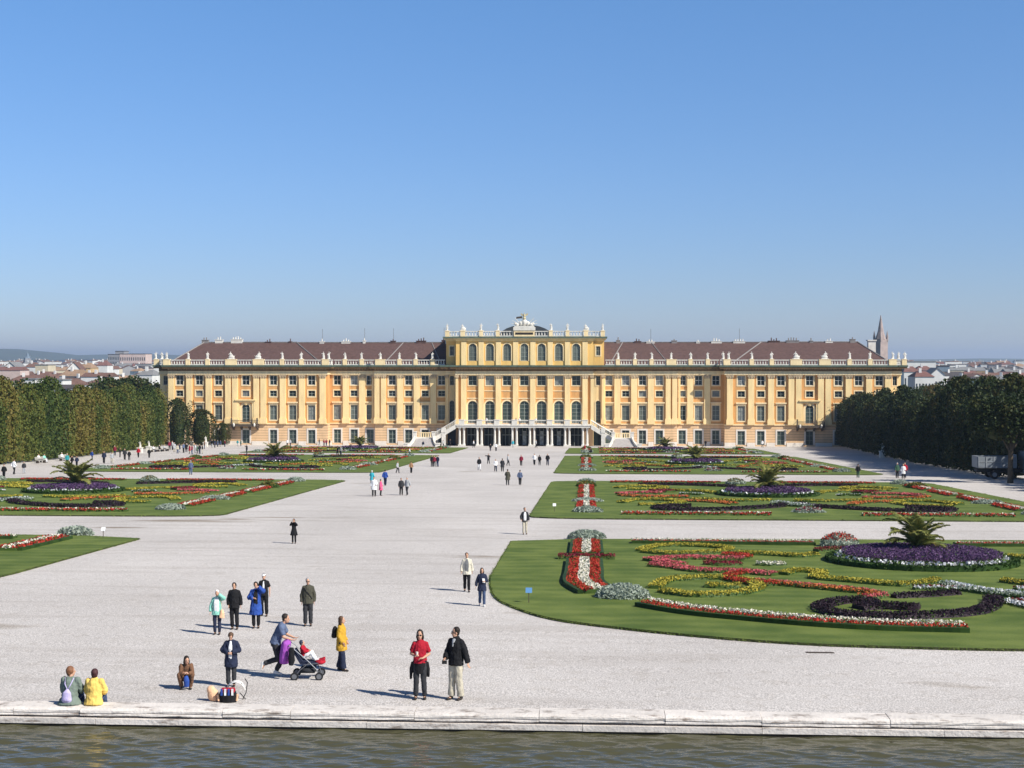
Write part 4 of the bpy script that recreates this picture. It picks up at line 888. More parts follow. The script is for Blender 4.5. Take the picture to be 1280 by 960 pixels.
# ------------------------------------------------------------------ clipped tree walls, park trees
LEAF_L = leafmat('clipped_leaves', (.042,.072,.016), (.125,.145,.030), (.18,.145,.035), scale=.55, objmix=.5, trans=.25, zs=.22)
LEAF_D = leafmat('dark_leaves', (.014,.028,.009), (.042,.058,.015), (.075,.06,.016), scale=.35, objmix=.25, trans=.15)  # leaf colours darkened to deepen the shade of the right hedge
LEAF_P = leafmat('park_leaves', (.022,.042,.012), (.05,.072,.018), (.12,.08,.02), scale=.3, objmix=.4, trans=.2)
BARK = mat('bark', (.09,.07,.05), .95, .3, 3, bump=.6)
def hedge_tree_mesh(seed, w_, d_, h, leaf, sz=.34, den=26):
    """clipped tall crown: upright slab with soft top, vertical ribs and a few gaps"""
    rg = np.random.default_rng(seed); n = int(2*(w_+d_)*h*den*.5+w_*d_*den); P = []
    n1 = int(n*.86); a = rg.uniform(0, 2*PI, n1); z = rg.uniform(.02, 1, n1)**.95*h
    ph = rg.uniform(0, 6, 5); rib = 1+.10*np.sin(a*3+ph[0])+.07*np.sin(a*5+ph[1])+.05*np.sin(a*2+z*.8+ph[2])
    e = .6; cx = np.sign(np.cos(a))*np.abs(np.cos(a))**e; cy = np.sign(np.sin(a))*np.abs(np.sin(a))**e
    prof = np.where(z > h*.70, np.sqrt(np.clip(1-((z-h*.70)/(h*.31))**2, .06, 1)), 1.)*np.where(z < 1.2, .8+.17*z, 1)
    rr = rib*prof*rg.uniform(.80, 1.04, n1)
    P.append(np.column_stack([cx*rr*w_/2, cy*rr*d_/2, z*(1+.03*np.sin(a*4+ph[3]))]))
    n2 = n-n1; x = rg.normal(0, .33, n2); y = rg.normal(0, .33, n2); P.append(np.column_stack([x*w_/2, y*d_/2, h*(.93+.09*rg.random(n2)+.05*np.sin(x*5+ph[4])-.12*(x*x+y*y)*.6)]))
    for q in range(9):        # loose shoots standing out of the cut face
        c = np.array([rg.uniform(-.5,.5)*w_, rg.choice([-1,1])*d_*.5, rg.uniform(.3,.95)*h]); P.append(c+rg.normal(size=(26,3))*np.array([.35,.3,.6]))
    P = np.concatenate(P); m = MB(); m.quads(leafquads(P, sz), 0)
    for k in range(6):
        zz = [.5, h*.3, h*.7, h*.9]
    m.tube([(0,0,.35),(0,0,1.2),(0,0,h*.55),(0,0,h*.74),(0,0,h*.9)], [(w_*.26,d_*.26),(w_*.33,d_*.33),(w_*.36,d_*.35),(w_*.31,d_*.30),(w_*.1,d_*.1)], 12, side=(1,0,0))
    return m.mesh('crown', leaf)
def trunk_mesh(h, r):
    m = MB(); m.tube([(0,0,-.3),(0,.03,h*.3),(.04,0,h*.7),(0,0,h)], [r*1.3, r, r*.8, r*.5], 8)
    for k in range(4): a = k*1.7; m.tube([(0,0,h*.5),(math.cos(a)*h*.12,math.sin(a)*h*.12,h*.7),(math.cos(a)*h*.2,math.sin(a)*h*.2,h*.95)], [r*.5,r*.35,r*.12], 6)
    return m.mesh('trunk', BARK)
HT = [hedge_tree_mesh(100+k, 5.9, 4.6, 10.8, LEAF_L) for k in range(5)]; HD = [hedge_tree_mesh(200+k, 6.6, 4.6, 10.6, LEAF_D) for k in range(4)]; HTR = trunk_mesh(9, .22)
def walk(pts, step):
    out = []; P = [Vector((*p, 0)) for p in pts]; carry = 0
    for a, b in zip(P[:-1], P[1:]):
        l = (b-a).length; t = carry
        while t < l: out.append((a.lerp(b, t/l), math.atan2((b-a).y, (b-a).x))); t += step
        carry = t-l
    return out
def hedge_row(pts, meshes, side, desc, hscale=(.95, 1.06), off=2.3, skip=()):
    for k, (p, a) in enumerate(walk(pts, 5.6)):
        if k in skip: continue
        n = Vector((-math.sin(a), math.cos(a), 0))*side*off; q_ = p+n
        t = thing('clipped_tree', f'{desc}, {nth(k)} from the near end', 'tree', (q_.x+random.uniform(-.3,.3), q_.y, gz(q_.y)), a+random.uniform(-.08,.08)+(PI if k % 2 else 0), f'trees of the {"left" if side > 0 else "right"} clipped hedge')
        c = link('crown', meshes[k % len(meshes)], t); c.scale = (random.uniform(.74, .98), random.uniform(.8,1.08), random.uniform(*hscale)); link('trunk', HTR, t)
hedge_row([(-63.5,160),(-66.8,188),(-69.2,224),(-72.6,254),(-79.5,306)], HT, 1, 'clipped green and rust tree in the left hedge', (.9, 1.18))
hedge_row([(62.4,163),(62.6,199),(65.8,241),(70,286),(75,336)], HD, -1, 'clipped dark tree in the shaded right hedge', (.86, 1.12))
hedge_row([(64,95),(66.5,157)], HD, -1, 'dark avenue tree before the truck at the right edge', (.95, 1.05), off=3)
def crown_mesh(seed, rx, ry, rz, leaf, sz, n, lobes=9):
    """round crown from leaf clumps spread over uneven lobes, with gaps"""
    rg = np.random.default_rng(seed); P = []
    for k in range(lobes):
        c = rg.normal(size=3); c /= np.linalg.norm(c); c[2] = abs(c[2])*.9-.2; c = c*rg.uniform(.35,.72)*np.array([rx, ry, rz]); r = rg.uniform(.32,.55)
        d = rg.normal(size=(n//lobes, 3)); d /= np.linalg.norm(d, axis=1)[:, None]; cl = rg.uniform(.72, 1.05, (n//lobes, 1))
        P.append(c+d*cl*r*np.array([rx, ry, rz])*(1+.15*np.sin(d[:, :1]*7+k)))
    m = MB(); m.quads(leafquads(np.concatenate(P), sz), 0); m.ball((0,0,0), (rx*.5, ry*.5, rz*.5), 8, 6); return m.mesh('crown', leaf)
CR = [crown_mesh(300+k, 5.2, 5., 4.6, LEAF_P, .5, 3600) for k in range(4)]; CRT = trunk_mesh(7, .35)
CRS = [crown_mesh(310+k, 3.2, 3., 3.4, LEAF_D, .34, 3000, 7) for k in range(2)]
def park_tree(label, x, y, zc, sc=1., meshes=CR, k=0, group='round park trees behind the hedges', zg=None):
    z = gz(y) if zg is None else zg
    t = thing('park_tree', label, 'tree', (x, y, z), random.uniform(0, 6), group)
    c = link('crown', meshes[k % len(meshes)], t, (0,0,zc-z)); c.scale = (sc, sc, sc*random.uniform(.85,1.1)); tr = link('trunk', CRT, t); tr.scale = (1,1,max(.4,(zc-z)/7)); return t
def park_px(label, px, ytop, Y, sc, k=0, meshes=CR, group='round park trees behind the hedges'):
    p = V(px, ytop, Y); return park_tree(label, p.x, Y, p.z-4.4*sc, sc, meshes, k, group)
for k, (px, yt, Y, sc) in enumerate(((8,468,230,1.1),(30,474,250,.9),(56,483,270,.8),(100,482,290,.9),(122,476,300,1.0),(140,467,320,1.15),(160,464,345,1.25),(178,470,350,1.2),(194,482,340,.9),(70,490,262,.7))):
    park_px(f'round dark green tree behind the left hedge, {nth(k)} of its row', px, yt, Y, sc, k)
for k, (px, yt, Y, sc) in enumerate(((1118,486,350,.8),(1150,478,345,.9),(1176,474,330,.9),(1200,474,310,.85),(1226,472,300,.9),(1250,470,280,.9),(1272,468,260,.9),(1164,480,370,.9))):
    park_px(f'round dark green tree behind the right hedge, {nth(k)} of its row', px, yt, Y, sc, k)
# trees before the palace ends
for k, (x, y, sx, sz_, lab) in enumerate(((-80.6,316,.9,.98,'dark rounded tree ending the left hedge, tallest before the left pavilion'),(-76.0,320,1.0,.76,'broad dark rounded tree before the left pavilion, beside the hedge end'),
        (-72.2,325,.5,.48,'narrow clipped dark bush against the left pavilion, under its third window'),(76.2,326,.95,1.0,'dark rounded tree ending the right hedge before the right pavilion'),(81,322,1,.95,'dark tree in the gap behind the end of the right hedge'))):
    t = thing('clipped_tree', lab, 'tree', (x, y, gz(y)), random.uniform(0, 6), 'rounded trees at the palace ends'); c = link('crown', HD[k % 4], t); c.scale = (sx*.9, sx*1.2, sz_); link('trunk', HTR, t).scale = (1, 1, sz_*.9)
# single tree with bare trunk before the truck
g = G(1263, 604); t = thing('avenue_tree', 'tree with bare leaning trunk standing in front of the white truck', 'tree', (g.x, g.y, g.z))
link('trunk', trunk_mesh(6.5, .28), t)
c = link('crown', crown_mesh(330, 4.4, 3.0, 4.3, LEAF_D, .3, 6500, 13), t, (-.9,.4,6.6))

# ------------------------------------------------------------------ truck, benches, garden statues, small fittings
TRW = mat('shaded_white_paint', (.21,.235,.26), .5, .1, 1.5, spec=.4); TYRE = mat('tyre_rubber', (.02,.02,.022), .85, .2, 4); CHAS = mat('chassis_black', (.03,.03,.032), .7, .2, 3)  # white truck paint greyed in colour to stand in for tree shade
g = G(1236, 600); tr = thing('flatbed_truck', 'white flatbed truck half hidden behind the tree at the right edge', 'truck', (g.x+1.3, g.y+1.2, g.z))
m = MB(); m.box(-2.2, 2.15, 0, 2.3, 1.25, 1.35)
for a, b, c_, d_ in ((-2.2,2.15,-.02,.04),(-2.2,2.15,2.26,2.32)): m.box(a, b, c_, d_, 1.352, 2.55)
m.box(-2.24, -2.18, .05, 2.25, 1.352, 2.55); m.box(2.1, 2.16, .05, 2.25, 1.352, 2.8); m.build('load_bed', TRW, tr)
m = MB()
for i in range(6): x = -2.1+4.2*i/5; m.box(x-.04, x+.04, -.07, -.022, 1.36, 2.54)
m.box(-2.2, 2.15, -.06, -.021, 1.9, 1.96); m.build('side_ribs', mat('grey_steel', (.3,.32,.34), .5, .15, 3), tr)
m = MB(); m.box(-2.1, 5.2, .5, 1.8, .75, 1.1); m.build('chassis', CHAS, tr)
m = MB(); m.hexa([(3.0,0,.6),(5.2,0,.6),(5.2,2.3,.6),(3.0,2.3,.6),(3.0,.05,3.1),(4.8,.05,3.1),(4.8,2.25,3.1),(3.0,2.25,3.1)]); cb = m.build('cab', TRW, tr)
m = MB(); m.hexa([(3.35,-.012,1.95),(4.75,-.012,1.95),(4.75,.03,1.95),(3.35,.03,1.95),(3.35,.02,2.75),(4.6,.02,2.75),(4.6,.06,2.75),(3.35,.06,2.75)]); m.build('cab_window', GLASS, cb)
m = MB(); m.box(3.3, 3.33, -.012, 0.01, .9, 2.85); m.box(4.3,4.5,-.04,-.012,1.6,1.66); m.build('door_handle', CHAS, cb)
for x in (-.3, 4.1):
    for y in (.0, 2.0):
        wv = MB(); wv.tube([(x,y,.5),(x,y+.3,.5)], .5, 20); wo = wv.build('wheel', TYRE, tr); wr = MB(); wr.tube([(x,y-.015,.5),(x,y+.01,.5)], .26, 12); wr.build('rim', TRW, wo)
BW = mat('bench_slats', (.42,.40,.36), .7, .2, 3)
def bench_proto():
    r = thing('park_bench', '', 'bench'); m = MB()
    for i in range(4): m.box(-1, 1, -.05-.13*i, .06-.13*i, .43, .47)
    m.build('seat', BW, r); m = MB()
    for i in range(3): m.box(-1, 1, .10+.03*i, .13+.03*i, .56+.14*i, .66+.14*i)
    m.build('backrest', BW, r)
    for x in (-.8, .8): m = MB(); m.box(x-.05, x+.05, -.4, .08, 0, .425); m.build('leg', IRON, r)
    return r
b0 = bench_proto(); first = True
BP = [(1118,569,1),(1130,571,1),(1142,574,1),(1157,577,1),(1188,581,1),(1205,584,1),(50,579,-1),(79,576,-1),(192,565,-1),(200,564.5,-1),(206,564,-1)]
for k, (px, py, s) in enumerate(BP):
    o = b0 if first else copy_tree(b0); first = False
    o.location = G(px, py); o.rotation_euler.z = R(-75 if s > 0 else 75)
    tag(o, f'pale slatted bench along the foot of the {"right" if s > 0 else "left"} hedge, {nth(k if s > 0 else k-6)} from the {"palace" if s > 0 else "near"} end', 'bench', 'benches along the hedges')
for k, (px, py, h, lab) in enumerate(((175,566,2.1,'white garden statue on a tall plinth in the left hedge niche'),(257,559,2.4,'white garden statue on a plinth at the palace end of the left hedge'),(1103,572,2.4,'small white garden statue on a plinth in the right hedge'),(186,564,2.0,'slim grey garden statue on a plinth beside the left hedge benches'))):
    g = G(px, py); t = thing('garden_statue', lab, 'statue', g, 0, 'statues on plinths along the hedges'); m = MB()
    m.box(-.45,.45,-.45,.45,-.2,h*.42); m.box(-.52,.52,-.52,.52,h*.42,h*.48); m.build('plinth', LIME, t); o = link('figure', ST[k], t, (0,0,h*.48)); o.scale = (h*.27,)*3
def lawn_sign(label, px, py, col, h=.55):
    g = G(px, py); t = thing('lawn_sign', label, 'sign', (g.x, g.y, g.z+.085), 0, 'little signs on the lawns'); m = MB(); m.box(-.015,.015,-.01,.02,-.05,h*.7); m.build('stake', IRON, t)
    m = MB(); m.hexa([(-.12,-.05,h*.68),(.12,-.05,h*.68),(.12,-.03,h*.68),(-.12,-.03,h*.68),(-.12,.07,h),(.12,.07,h),(.12,.09,h),(-.12,.09,h)]); m.build('panel', [mat('sign_'+col, {'blue':(.10,.24,.45),'white':(.8,.8,.8)}[col], .5, .05)], t)
lawn_sign('small blue sign on a stake near the corner of the nearest right lawn', 661, 756, 'blue')
lawn_sign('small white sign on a stake at the front of the second right lawn', 693, 641, 'white', .6)
lawn_sign('small white sign on a stake by the tip of the nearest left lawn', 129, 674, 'white', .6)
g = G(1025, 816); m = MB(); m.box(-.42,.42,-.09,.09,0,.012)
for i in range(11): m.box(-.38+.07*i,-.345+.07*i,-.07,.07,.013,.02)
tag(m.build('drain_grate', IRON, loc=g), 'small dark drain grate in the gravel before the nearest right lawn', 'drain')

# ------------------------------------------------------------------ the city beyond, hills, church
CW_ = {'white': mat('white_render', (.68,.67,.64), .9, .12, .3, coords='pos'), 'cream': mat('cream_render', (.58,.50,.36), .9, .12, .3, coords='pos'), 'grey': mat('grey_render', (.28,.28,.29), .9, .12, .3, coords='pos'),
       'spire': mat('spire_stone', (.36,.29,.27), .9, .2, .5, coords='pos'), 'pink': mat('pink_render', (.58,.45,.40), .9, .12, .3, coords='pos'), 'ochre': mat('ochre_render', (.55,.38,.20), .9, .12, .3, coords='pos'), 'bluegrey': mat('bluegrey_render', (.16,.21,.26), .9, .12, .3, coords='pos')}
CR_ = {'red': mat('red_tile_roof', (.18,.09,.075), .9, .2, .5, coords='pos'), 'brown': mat('brown_tile_roof', (.16,.09,.07), .9, .2, .5, coords='pos'), 'grey': mat('grey_metal_roof', (.20,.20,.20), .8, .2, .5, coords='pos'), 'dark': mat('dark_tile_roof', (.07,.06,.06), .9, .2, .5, coords='pos'), 'tan': mat('tan_tile_roof', (.30,.20,.13), .9, .2, .5, coords='pos')}
ZC = gz(400)
FW = MB().box(-.5,.5,-.06,0,0,1).mesh('window', mat('city_window', (.05,.06,.07), .3, .3, .3, coords='pos'))
def house(label, px0, px1, ytop, yeave, Y, wall, roof, kind='ridge', depth=12, rz=0., win=0, group=None, name='town_house', chim=True):
    """a building between two photo columns at distance Y; ytop/yeave: ridge and eaves rows"""
    a, b = V(px0, ytop, Y), V(px1, ytop, Y); wd = b.x-a.x; xc = (a.x+b.x)/2; he = V(px0, yeave, Y).z-ZC; hr = a.z-ZC
    he = max(he, 3.); hr = max(hr, he+(.4 if kind == 'flat' else .8))
    t = thing(name, label, 'building', (xc, Y, ZC), rz, group); w2 = wd/2; m = MB()
    if kind == 'flat':
        m.box(-w2, w2, 0, depth, 0, hr-.5); m.build('wall', CW_[wall], t); MB().box(-w2-.3, w2+.3, -.3, depth+.3, hr-.498, hr).build('roof', CR_[roof], t)
    elif kind == 'gable':     # gable end towards the palace
        m.add([(-w2,0,0),(w2,0,0),(w2,0,he),(0,0,hr-.25),(-w2,0,he),(-w2,depth,0),(w2,depth,0),(w2,depth,he),(0,depth,hr-.25),(-w2,depth,he)], [(0,1,2,3,4),(1,6,7,2),(6,5,9,8,7),(5,0,4,9)]); m.build('wall', CW_[wall], t)
        r = MB(); r.hexa([(-w2-.4,-.4,he-.3),(0,-.4,hr-.2),(0,depth+.4,hr-.2),(-w2-.4,depth+.4,he-.3),(-w2-.4,-.4,he),(0,-.4,hr+.15),(0,depth+.4,hr+.15),(-w2-.4,depth+.4,he)]); r.hexa([(0,-.4,hr-.2),(w2+.4,-.4,he-.3),(w2+.4,depth+.4,he-.3),(0,depth+.4,hr-.2),(0,-.4,hr+.15),(w2+.4,-.4,he),(w2+.4,depth+.4,he),(0,depth+.4,hr+.15)]); ro = r.build('roof', CR_[roof], t)
    else:
        m.box(-w2, w2, 0, depth, 0, he); m.build('wall', CW_[wall], t); i = min(w2*.6, depth*.5) if kind == 'hip' else 0
        r = MB(); V_ = [(-w2-.3,-.3,he+.01),(w2+.3,-.3,he+.01),(w2+.3,depth+.3,he+.01),(-w2-.3,depth+.3,he+.01),(-w2-.3+i,depth/2,hr),(w2+.3-i,depth/2,hr)]; r.add(V_, [(0,1,5,4),(1,2,5),(2,3,4,5),(3,0,4),(3,2,1,0)]); ro = r.build('roof', CR_[roof], t)
        if chim and wd > 6:
            for q in range(max(1, int(wd/14))): x = -w2+wd*(q+.4)/max(1, int(wd/14)); c = MB(); c.box(x-.6, x+.6, depth*.35, depth*.35+.9, he, hr+1.4); c.build('chimney', CW_['white'], ro)
    if win:
        rows, cols = win
        for j in range(rows):
            for i in range(cols):
                o = link('window', FW, t, (-w2+wd*(i+.5)/cols, -.01, he*(.12+.86*j/rows) if kind != 'flat' else hr*(.1+.86*j/rows))); o.scale = (wd/cols*.45, 1, he/rows*.5)
    return t
house('white gabled house with steep front at the far left', 6,19,452.5,458.5,900,'white','grey','gable',16)
house('long low house with bright red roof at the far left edge', -6,25,458.5,463,820,'pink','red','ridge',14)
house('plain cream block with flat roof in the left city', 44,60,455.5,464,950,'cream','grey','flat',14)
house('brown roofed house beside the flat cream block', 30,45,453,459,1000,'white','brown','hip',14)
house('big white house with tall sunlit gable in the left city', 84,100,452.5,462,760,'white','brown','gable',26, R(14))
house('long low house with dark red roof over a white wall', 101,136,466,471,640,'white','brown','ridge',14, win=(1,8))
house('house with pale sloping roof before the white gable', 73,94,462,470,690,'white','tan','ridge',16, R(-12))
house('tan roofed house right of the white gable', 97,113,453.5,460,840,'ochre','tan','hip',14)
house('white block with small windows above the left hedge', 30,44,473,477,560,'white','grey','flat',10, win=(2,4))
house('white flat roofed block next to the long dark roof', 64,78,474,478,560,'white','grey','flat',10, win=(2,5))
house('long dark roofed shed low above the left hedge', 42,84,481,486,500,'grey','dark','ridge',12)
house('tall grey slab tower with window grid, left of the pinkish one', 135,149,442.5,443.5,1500,'grey','dark','flat',20, win=(5,7), name='tower_block')
house('wide pinkish slab block with rows of windows', 149.5,182,442,443,1500,'pink','dark','flat',22, win=(4,12), name='tower_block')
house('small dark rooftop storey standing on the slab blocks', 144,155,438.6,441,1530,'grey','dark','flat',16, name='tower_block')
house('white house with dormers nearest the left palace end', 170,190,462,469,600,'white','grey','hip',16, win=(2,6))
house('white house with red roof behind the left slab blocks', 120,134,451,457,1100,'white','red','hip',14)
house('white stepped flat blocks right of the palace', 1131,1170,451.5,457,900,'white','grey','flat',20, win=(2,10))
house('red hip roofed house close to the right palace end', 1130,1150,458,465,760,'white','red','hip',14, win=(2,5))
house('red roofed house behind the dormered white one', 1146,1168,457.5,463,820,'pink','red','hip',14)
house('white dormered house with red hip roof', 1144,1168,464,471,640,'white','red','hip',14, win=(2,6))
house('pale house with grey gable beside the red hip roof', 1164,1181,460,468,660,'white','grey','gable',14, win=(2,4))
house('dark blue grey block left of the long beige terrace', 1172,1187,457,459,900,'bluegrey','dark','flat',18)
house('long beige terrace of flats with grey roof', 1187,1216,458.5,463,950,'cream','grey','ridge',16, win=(3,12), name='apartment_building')
house('orange tinted terrace of flats with grey roof', 1216,1233,459,463.5,950,'ochre','grey','ridge',16, win=(3,7), name='apartment_building')
house('dim blue grey block between two terraces', 1233.5,1244,461,464,1000,'bluegrey','grey','flat',16)
house('grey walled house with tall grey roof', 1244,1259,459,467,930,'grey','grey','ridge',16, win=(2,5))
house('white terrace with many windows at the right edge', 1259,1290,461,466,880,'white','grey','ridge',16, win=(3,12), name='apartment_building')
house('long low white hall above the right hedge', 1221,1266,473,475,560,'white','grey','flat',14, win=(1,9))
house('broad red roofed hall on the right skyline', 1252,1270,452.5,455.5,1300,'pink','red','hip',20)
rr = random.Random(5); WN = ['white','white','white','cream','pink','grey','white']; RN_ = ['red','brown','grey','brown','tan','dark']
def filler(x0, x1, n, ya, yb, where):
    L_ = []
    for k in range(n):
        px = x0+(x1-x0)*(k+.5)/n+rr.uniform(-3, 3); y = rr.uniform(ya, yb); Y = max(560, min(2600, 20500/(y-441.5))); L_.append((px, y, Y))
    for k, (px, y, Y) in enumerate(sorted(L_)):
        w_ = rr.uniform(8, 20)/Y*1720; wl, rf, kd = rr.choice(WN), rr.choice(RN_), rr.choice(('ridge','hip','hip','gable','flat'))
        house(f'{wl} house with {rf} roof, {nth(k)} from the left in {where}', px-w_/2, px+w_/2, y-rr.uniform(1,2.4)*900/Y, y+3.2*900/Y, Y, wl, rf, kd, rr.uniform(10, 16), rr.uniform(-.5,.5), group='small houses of the city beyond')
filler(-2, 190, 46, 449.5, 453, 'the far left skyline'); filler(0, 192, 44, 455, 462, 'the middle of the left city'); filler(10, 192, 14, 464, 478, 'the near left city')
filler(1128, 1290, 26, 450.5, 454, 'the far right skyline'); filler(1132, 1286, 20, 455, 462, 'the middle of the right city'); filler(1190, 1286, 10, 464, 474, 'the near right city')
CT = [crown_mesh(350+k, 7, 7, 5, LEAF_P, 1.1, 1500, 7) for k in range(3)]
for k in range(52):
    px = rr.choice((rr.uniform(0, 192), rr.uniform(1135, 1285))); Y = rr.uniform(480, 1000); p = V(px, 450, Y)
    park_tree(f'bushy city tree among the houses {"left" if px < 400 else "right"} of the palace, at {["the hedge foot","mid distance","the far roofs"][min(2,int((Y-480)/175))]}', p.x, Y, ZC+rr.uniform(5,8), rr.uniform(.7,1.1), CT, k, 'trees among the city houses', zg=ZC)
# churches
def church(label, px, ytop, yb, Y, wcol, body=True, tw=5.5):
    p = V(px, ytop, Y); h = p.z-ZC; hb = V(px, yb, Y).z-ZC; t = thing('church', label, 'church', (p.x, Y, ZC), R(32)); m = MB(); w2 = tw/2
    m.box(-w2, w2, -w2, w2, 0, hb); m.build('tower', CW_[wcol[0]], t); m = MB(); m.lathe([(w2*1.1,hb),(w2*.62,hb+(h-hb)*.3),(.12,h)], 8); sp = m.build('spire', CW_[wcol[1]], t); m = MB()
    for sx in (-1, 1):
        for sy in (-1, 1): m = MB(); m.lathe([(.5,hb-1),(.5,hb+(h-hb)*.12),(.05,hb+(h-hb)*.36)], 6, (sx*w2*.9, sy*w2*.9, 0)); m.build('pinnacle', CW_[wcol[1]], t)
    pass
    if body: m = MB(); m.box(-7, 7, w2, 34, 0, 13); m.add([(-7.3,w2,13),(7.3,w2,13),(0,w2,22),(-7.3,34,13),(7.3,34,13),(0,34,22)], [(0,1,2),(3,5,4),(0,2,5,3),(1,4,5,2)]); m.build('nave', CR_['brown'], t)
church('slender pale church spire rising behind the right end of the palace roof', 1101, 394, 424, 620, ('spire','spire'), tw=4.4)
church('dark pointed church spire on the far left skyline', 34.5, 440, 448, 1900, ('grey','bluegrey'), tw=8)
HILLM = mat('wooded_hill', (.045,.065,.03), .95, .3, .004, coords='pos')
def hill(px0, px1, prof, Y, depth):
    m = MB(); n = len(prof); vs = []
    for r_ in range(7):
        f = r_/6; s_ = math.sin(PI*f)
        for i, y in enumerate(prof):
            p = V(px0+(px1-px0)*i/(n-1), y, Y); vs.append((p.x+(f-.5)*p.x*.1, Y+depth*(f-.5), ZC+(p.z-ZC)*s_))
    m.add(vs, [(r_*n+i, r_*n+i+1, (r_+1)*n+i+1, (r_+1)*n+i) for r_ in range(6) for i in range(n-1)]); tag(m.build('hill', HILLM, smooth=True), kind='structure')
hill(-140, 110, [447,441,438,440,443,441.5,439,437,436,436.2,438,440.5,443,446,449], 7600, 3200)
hill(30, 330, [449,446,444,443,442.6,443,444,446,448,450], 9000, 3000)
hill(1060, 1500, [451,449.5,449,448,448.5,448,447.5,448,450], 9000, 3000)

# ------------------------------------------------------------------ air
hz = D.materials.new('haze_air'); hz.use_nodes = True; t = hz.node_tree; t.nodes.remove(t.nodes['Principled BSDF'])
pv = t.nodes.new('ShaderNodeVolumePrincipled'); pv.inputs['Density'].default_value = HAZE_D; pv.inputs['Color'].default_value = (.66,.80,1,1); pv.inputs['Anisotropy'].default_value = .2
t.links.new(pv.outputs[0], t.nodes['Material Output'].inputs['Volume'])
tag(MB().box(-12500, 12500, -620, 20500, -18, 130).build('haze', hz), kind='stuff')
# ------------------------------------------------------------------ people
SKIN = mat('skin', (.52,.30,.20), .55, .08, 6, spec=.3); EYE = mat('eye_dark', (.02,.015,.012), .4, .1, 5); LIP = mat('lips', (.38,.13,.11), .5, .1, 5)
CLOTH = {}
CC = dict(black=(.014,.014,.016), charcoal=(.035,.036,.04), navy=(.022,.028,.055), blue=(.03,.075,.30), slate=(.10,.13,.21), jeans=(.05,.075,.14), red=(.36,.015,.03), white=(.72,.72,.72), cream=(.60,.56,.46), beige=(.46,.42,.33),
          mint=(.25,.55,.45), green=(.04,.09,.06), olive=(.07,.068,.05), grey=(.16,.165,.17), lgrey=(.36,.37,.38), brown=(.16,.085,.05), tan=(.35,.20,.11), mustard=(.52,.30,.035), yellow=(.72,.50,.13), pink=(.72,.10,.22), turquoise=(.05,.38,.46), teal=(.03,.25,.27), lavender=(.50,.44,.68),
          purple=(.32,.08,.40), peach=(.75,.46,.28), sage=(.16,.20,.17), darkred=(.20,.02,.04))
HC = dict(dark=(.022,.016,.012), brown=(.10,.055,.03), auburn=(.20,.09,.045), grey=(.32,.31,.30), white=(.7,.68,.64), plum=(.06,.022,.024), blond=(.40,.28,.14), navy=(.03,.04,.07))
def cloth(c): return mat('cloth_'+c, CC[c], .85, .22, 7, bump=.35, bscale=9, spec=.15)
def hairm(c): return mat('hair_'+c, HC[c], .6, .3, 14, bump=.3, bscale=30, spec=.3)
SHOE = mat('shoe_leather', (.03,.025,.022), .5, .2, 5); SHOEW = mat('white_shoe', (.68,.68,.66), .6, .1, 5)
BASE = dict(pel=(0,0,.94), chest=(0,.0,1.24), neck=(0,.015,1.47), head=(0,-.015,1.605), yaw=0, pitch=0,
            sL=(.165,.01,1.375), eL=(.235,.03,1.11), wL=(.25,-.05,.88), sR=(-.165,.01,1.375), eR=(-.235,.03,1.11), wR=(-.25,-.05,.88),
            hL=(.09,0,.92), kL=(.105,-.02,.50), aL=(.11,.03,.09), tL=None, hR=(-.09,0,.92), kR=(-.105,-.02,.50), aR=(-.11,.03,.09), tR=None)
def posed(**k): p = dict(BASE); p.update(k); return {a: (Vector(b) if isinstance(b, tuple) else b) for a, b in p.items()}
def headM(p): return Matrix.Rotation(p['yaw'], 3, 'Z') @ Matrix.Rotation(p['pitch'], 3, 'X')
def cap(m, pts, rad, n=8, side=None):
    """tapered limb with round ends"""
    m.tube(pts, rad, n, side=side)
    for q, r in ((pts[0], rad[0]), (pts[-1], rad[-1])):
        if not hasattr(r, '__len__'): m.ball(q, r*.99, n, 6)
def lerp(a, b, t): return Vector(a).lerp(Vector(b), t)
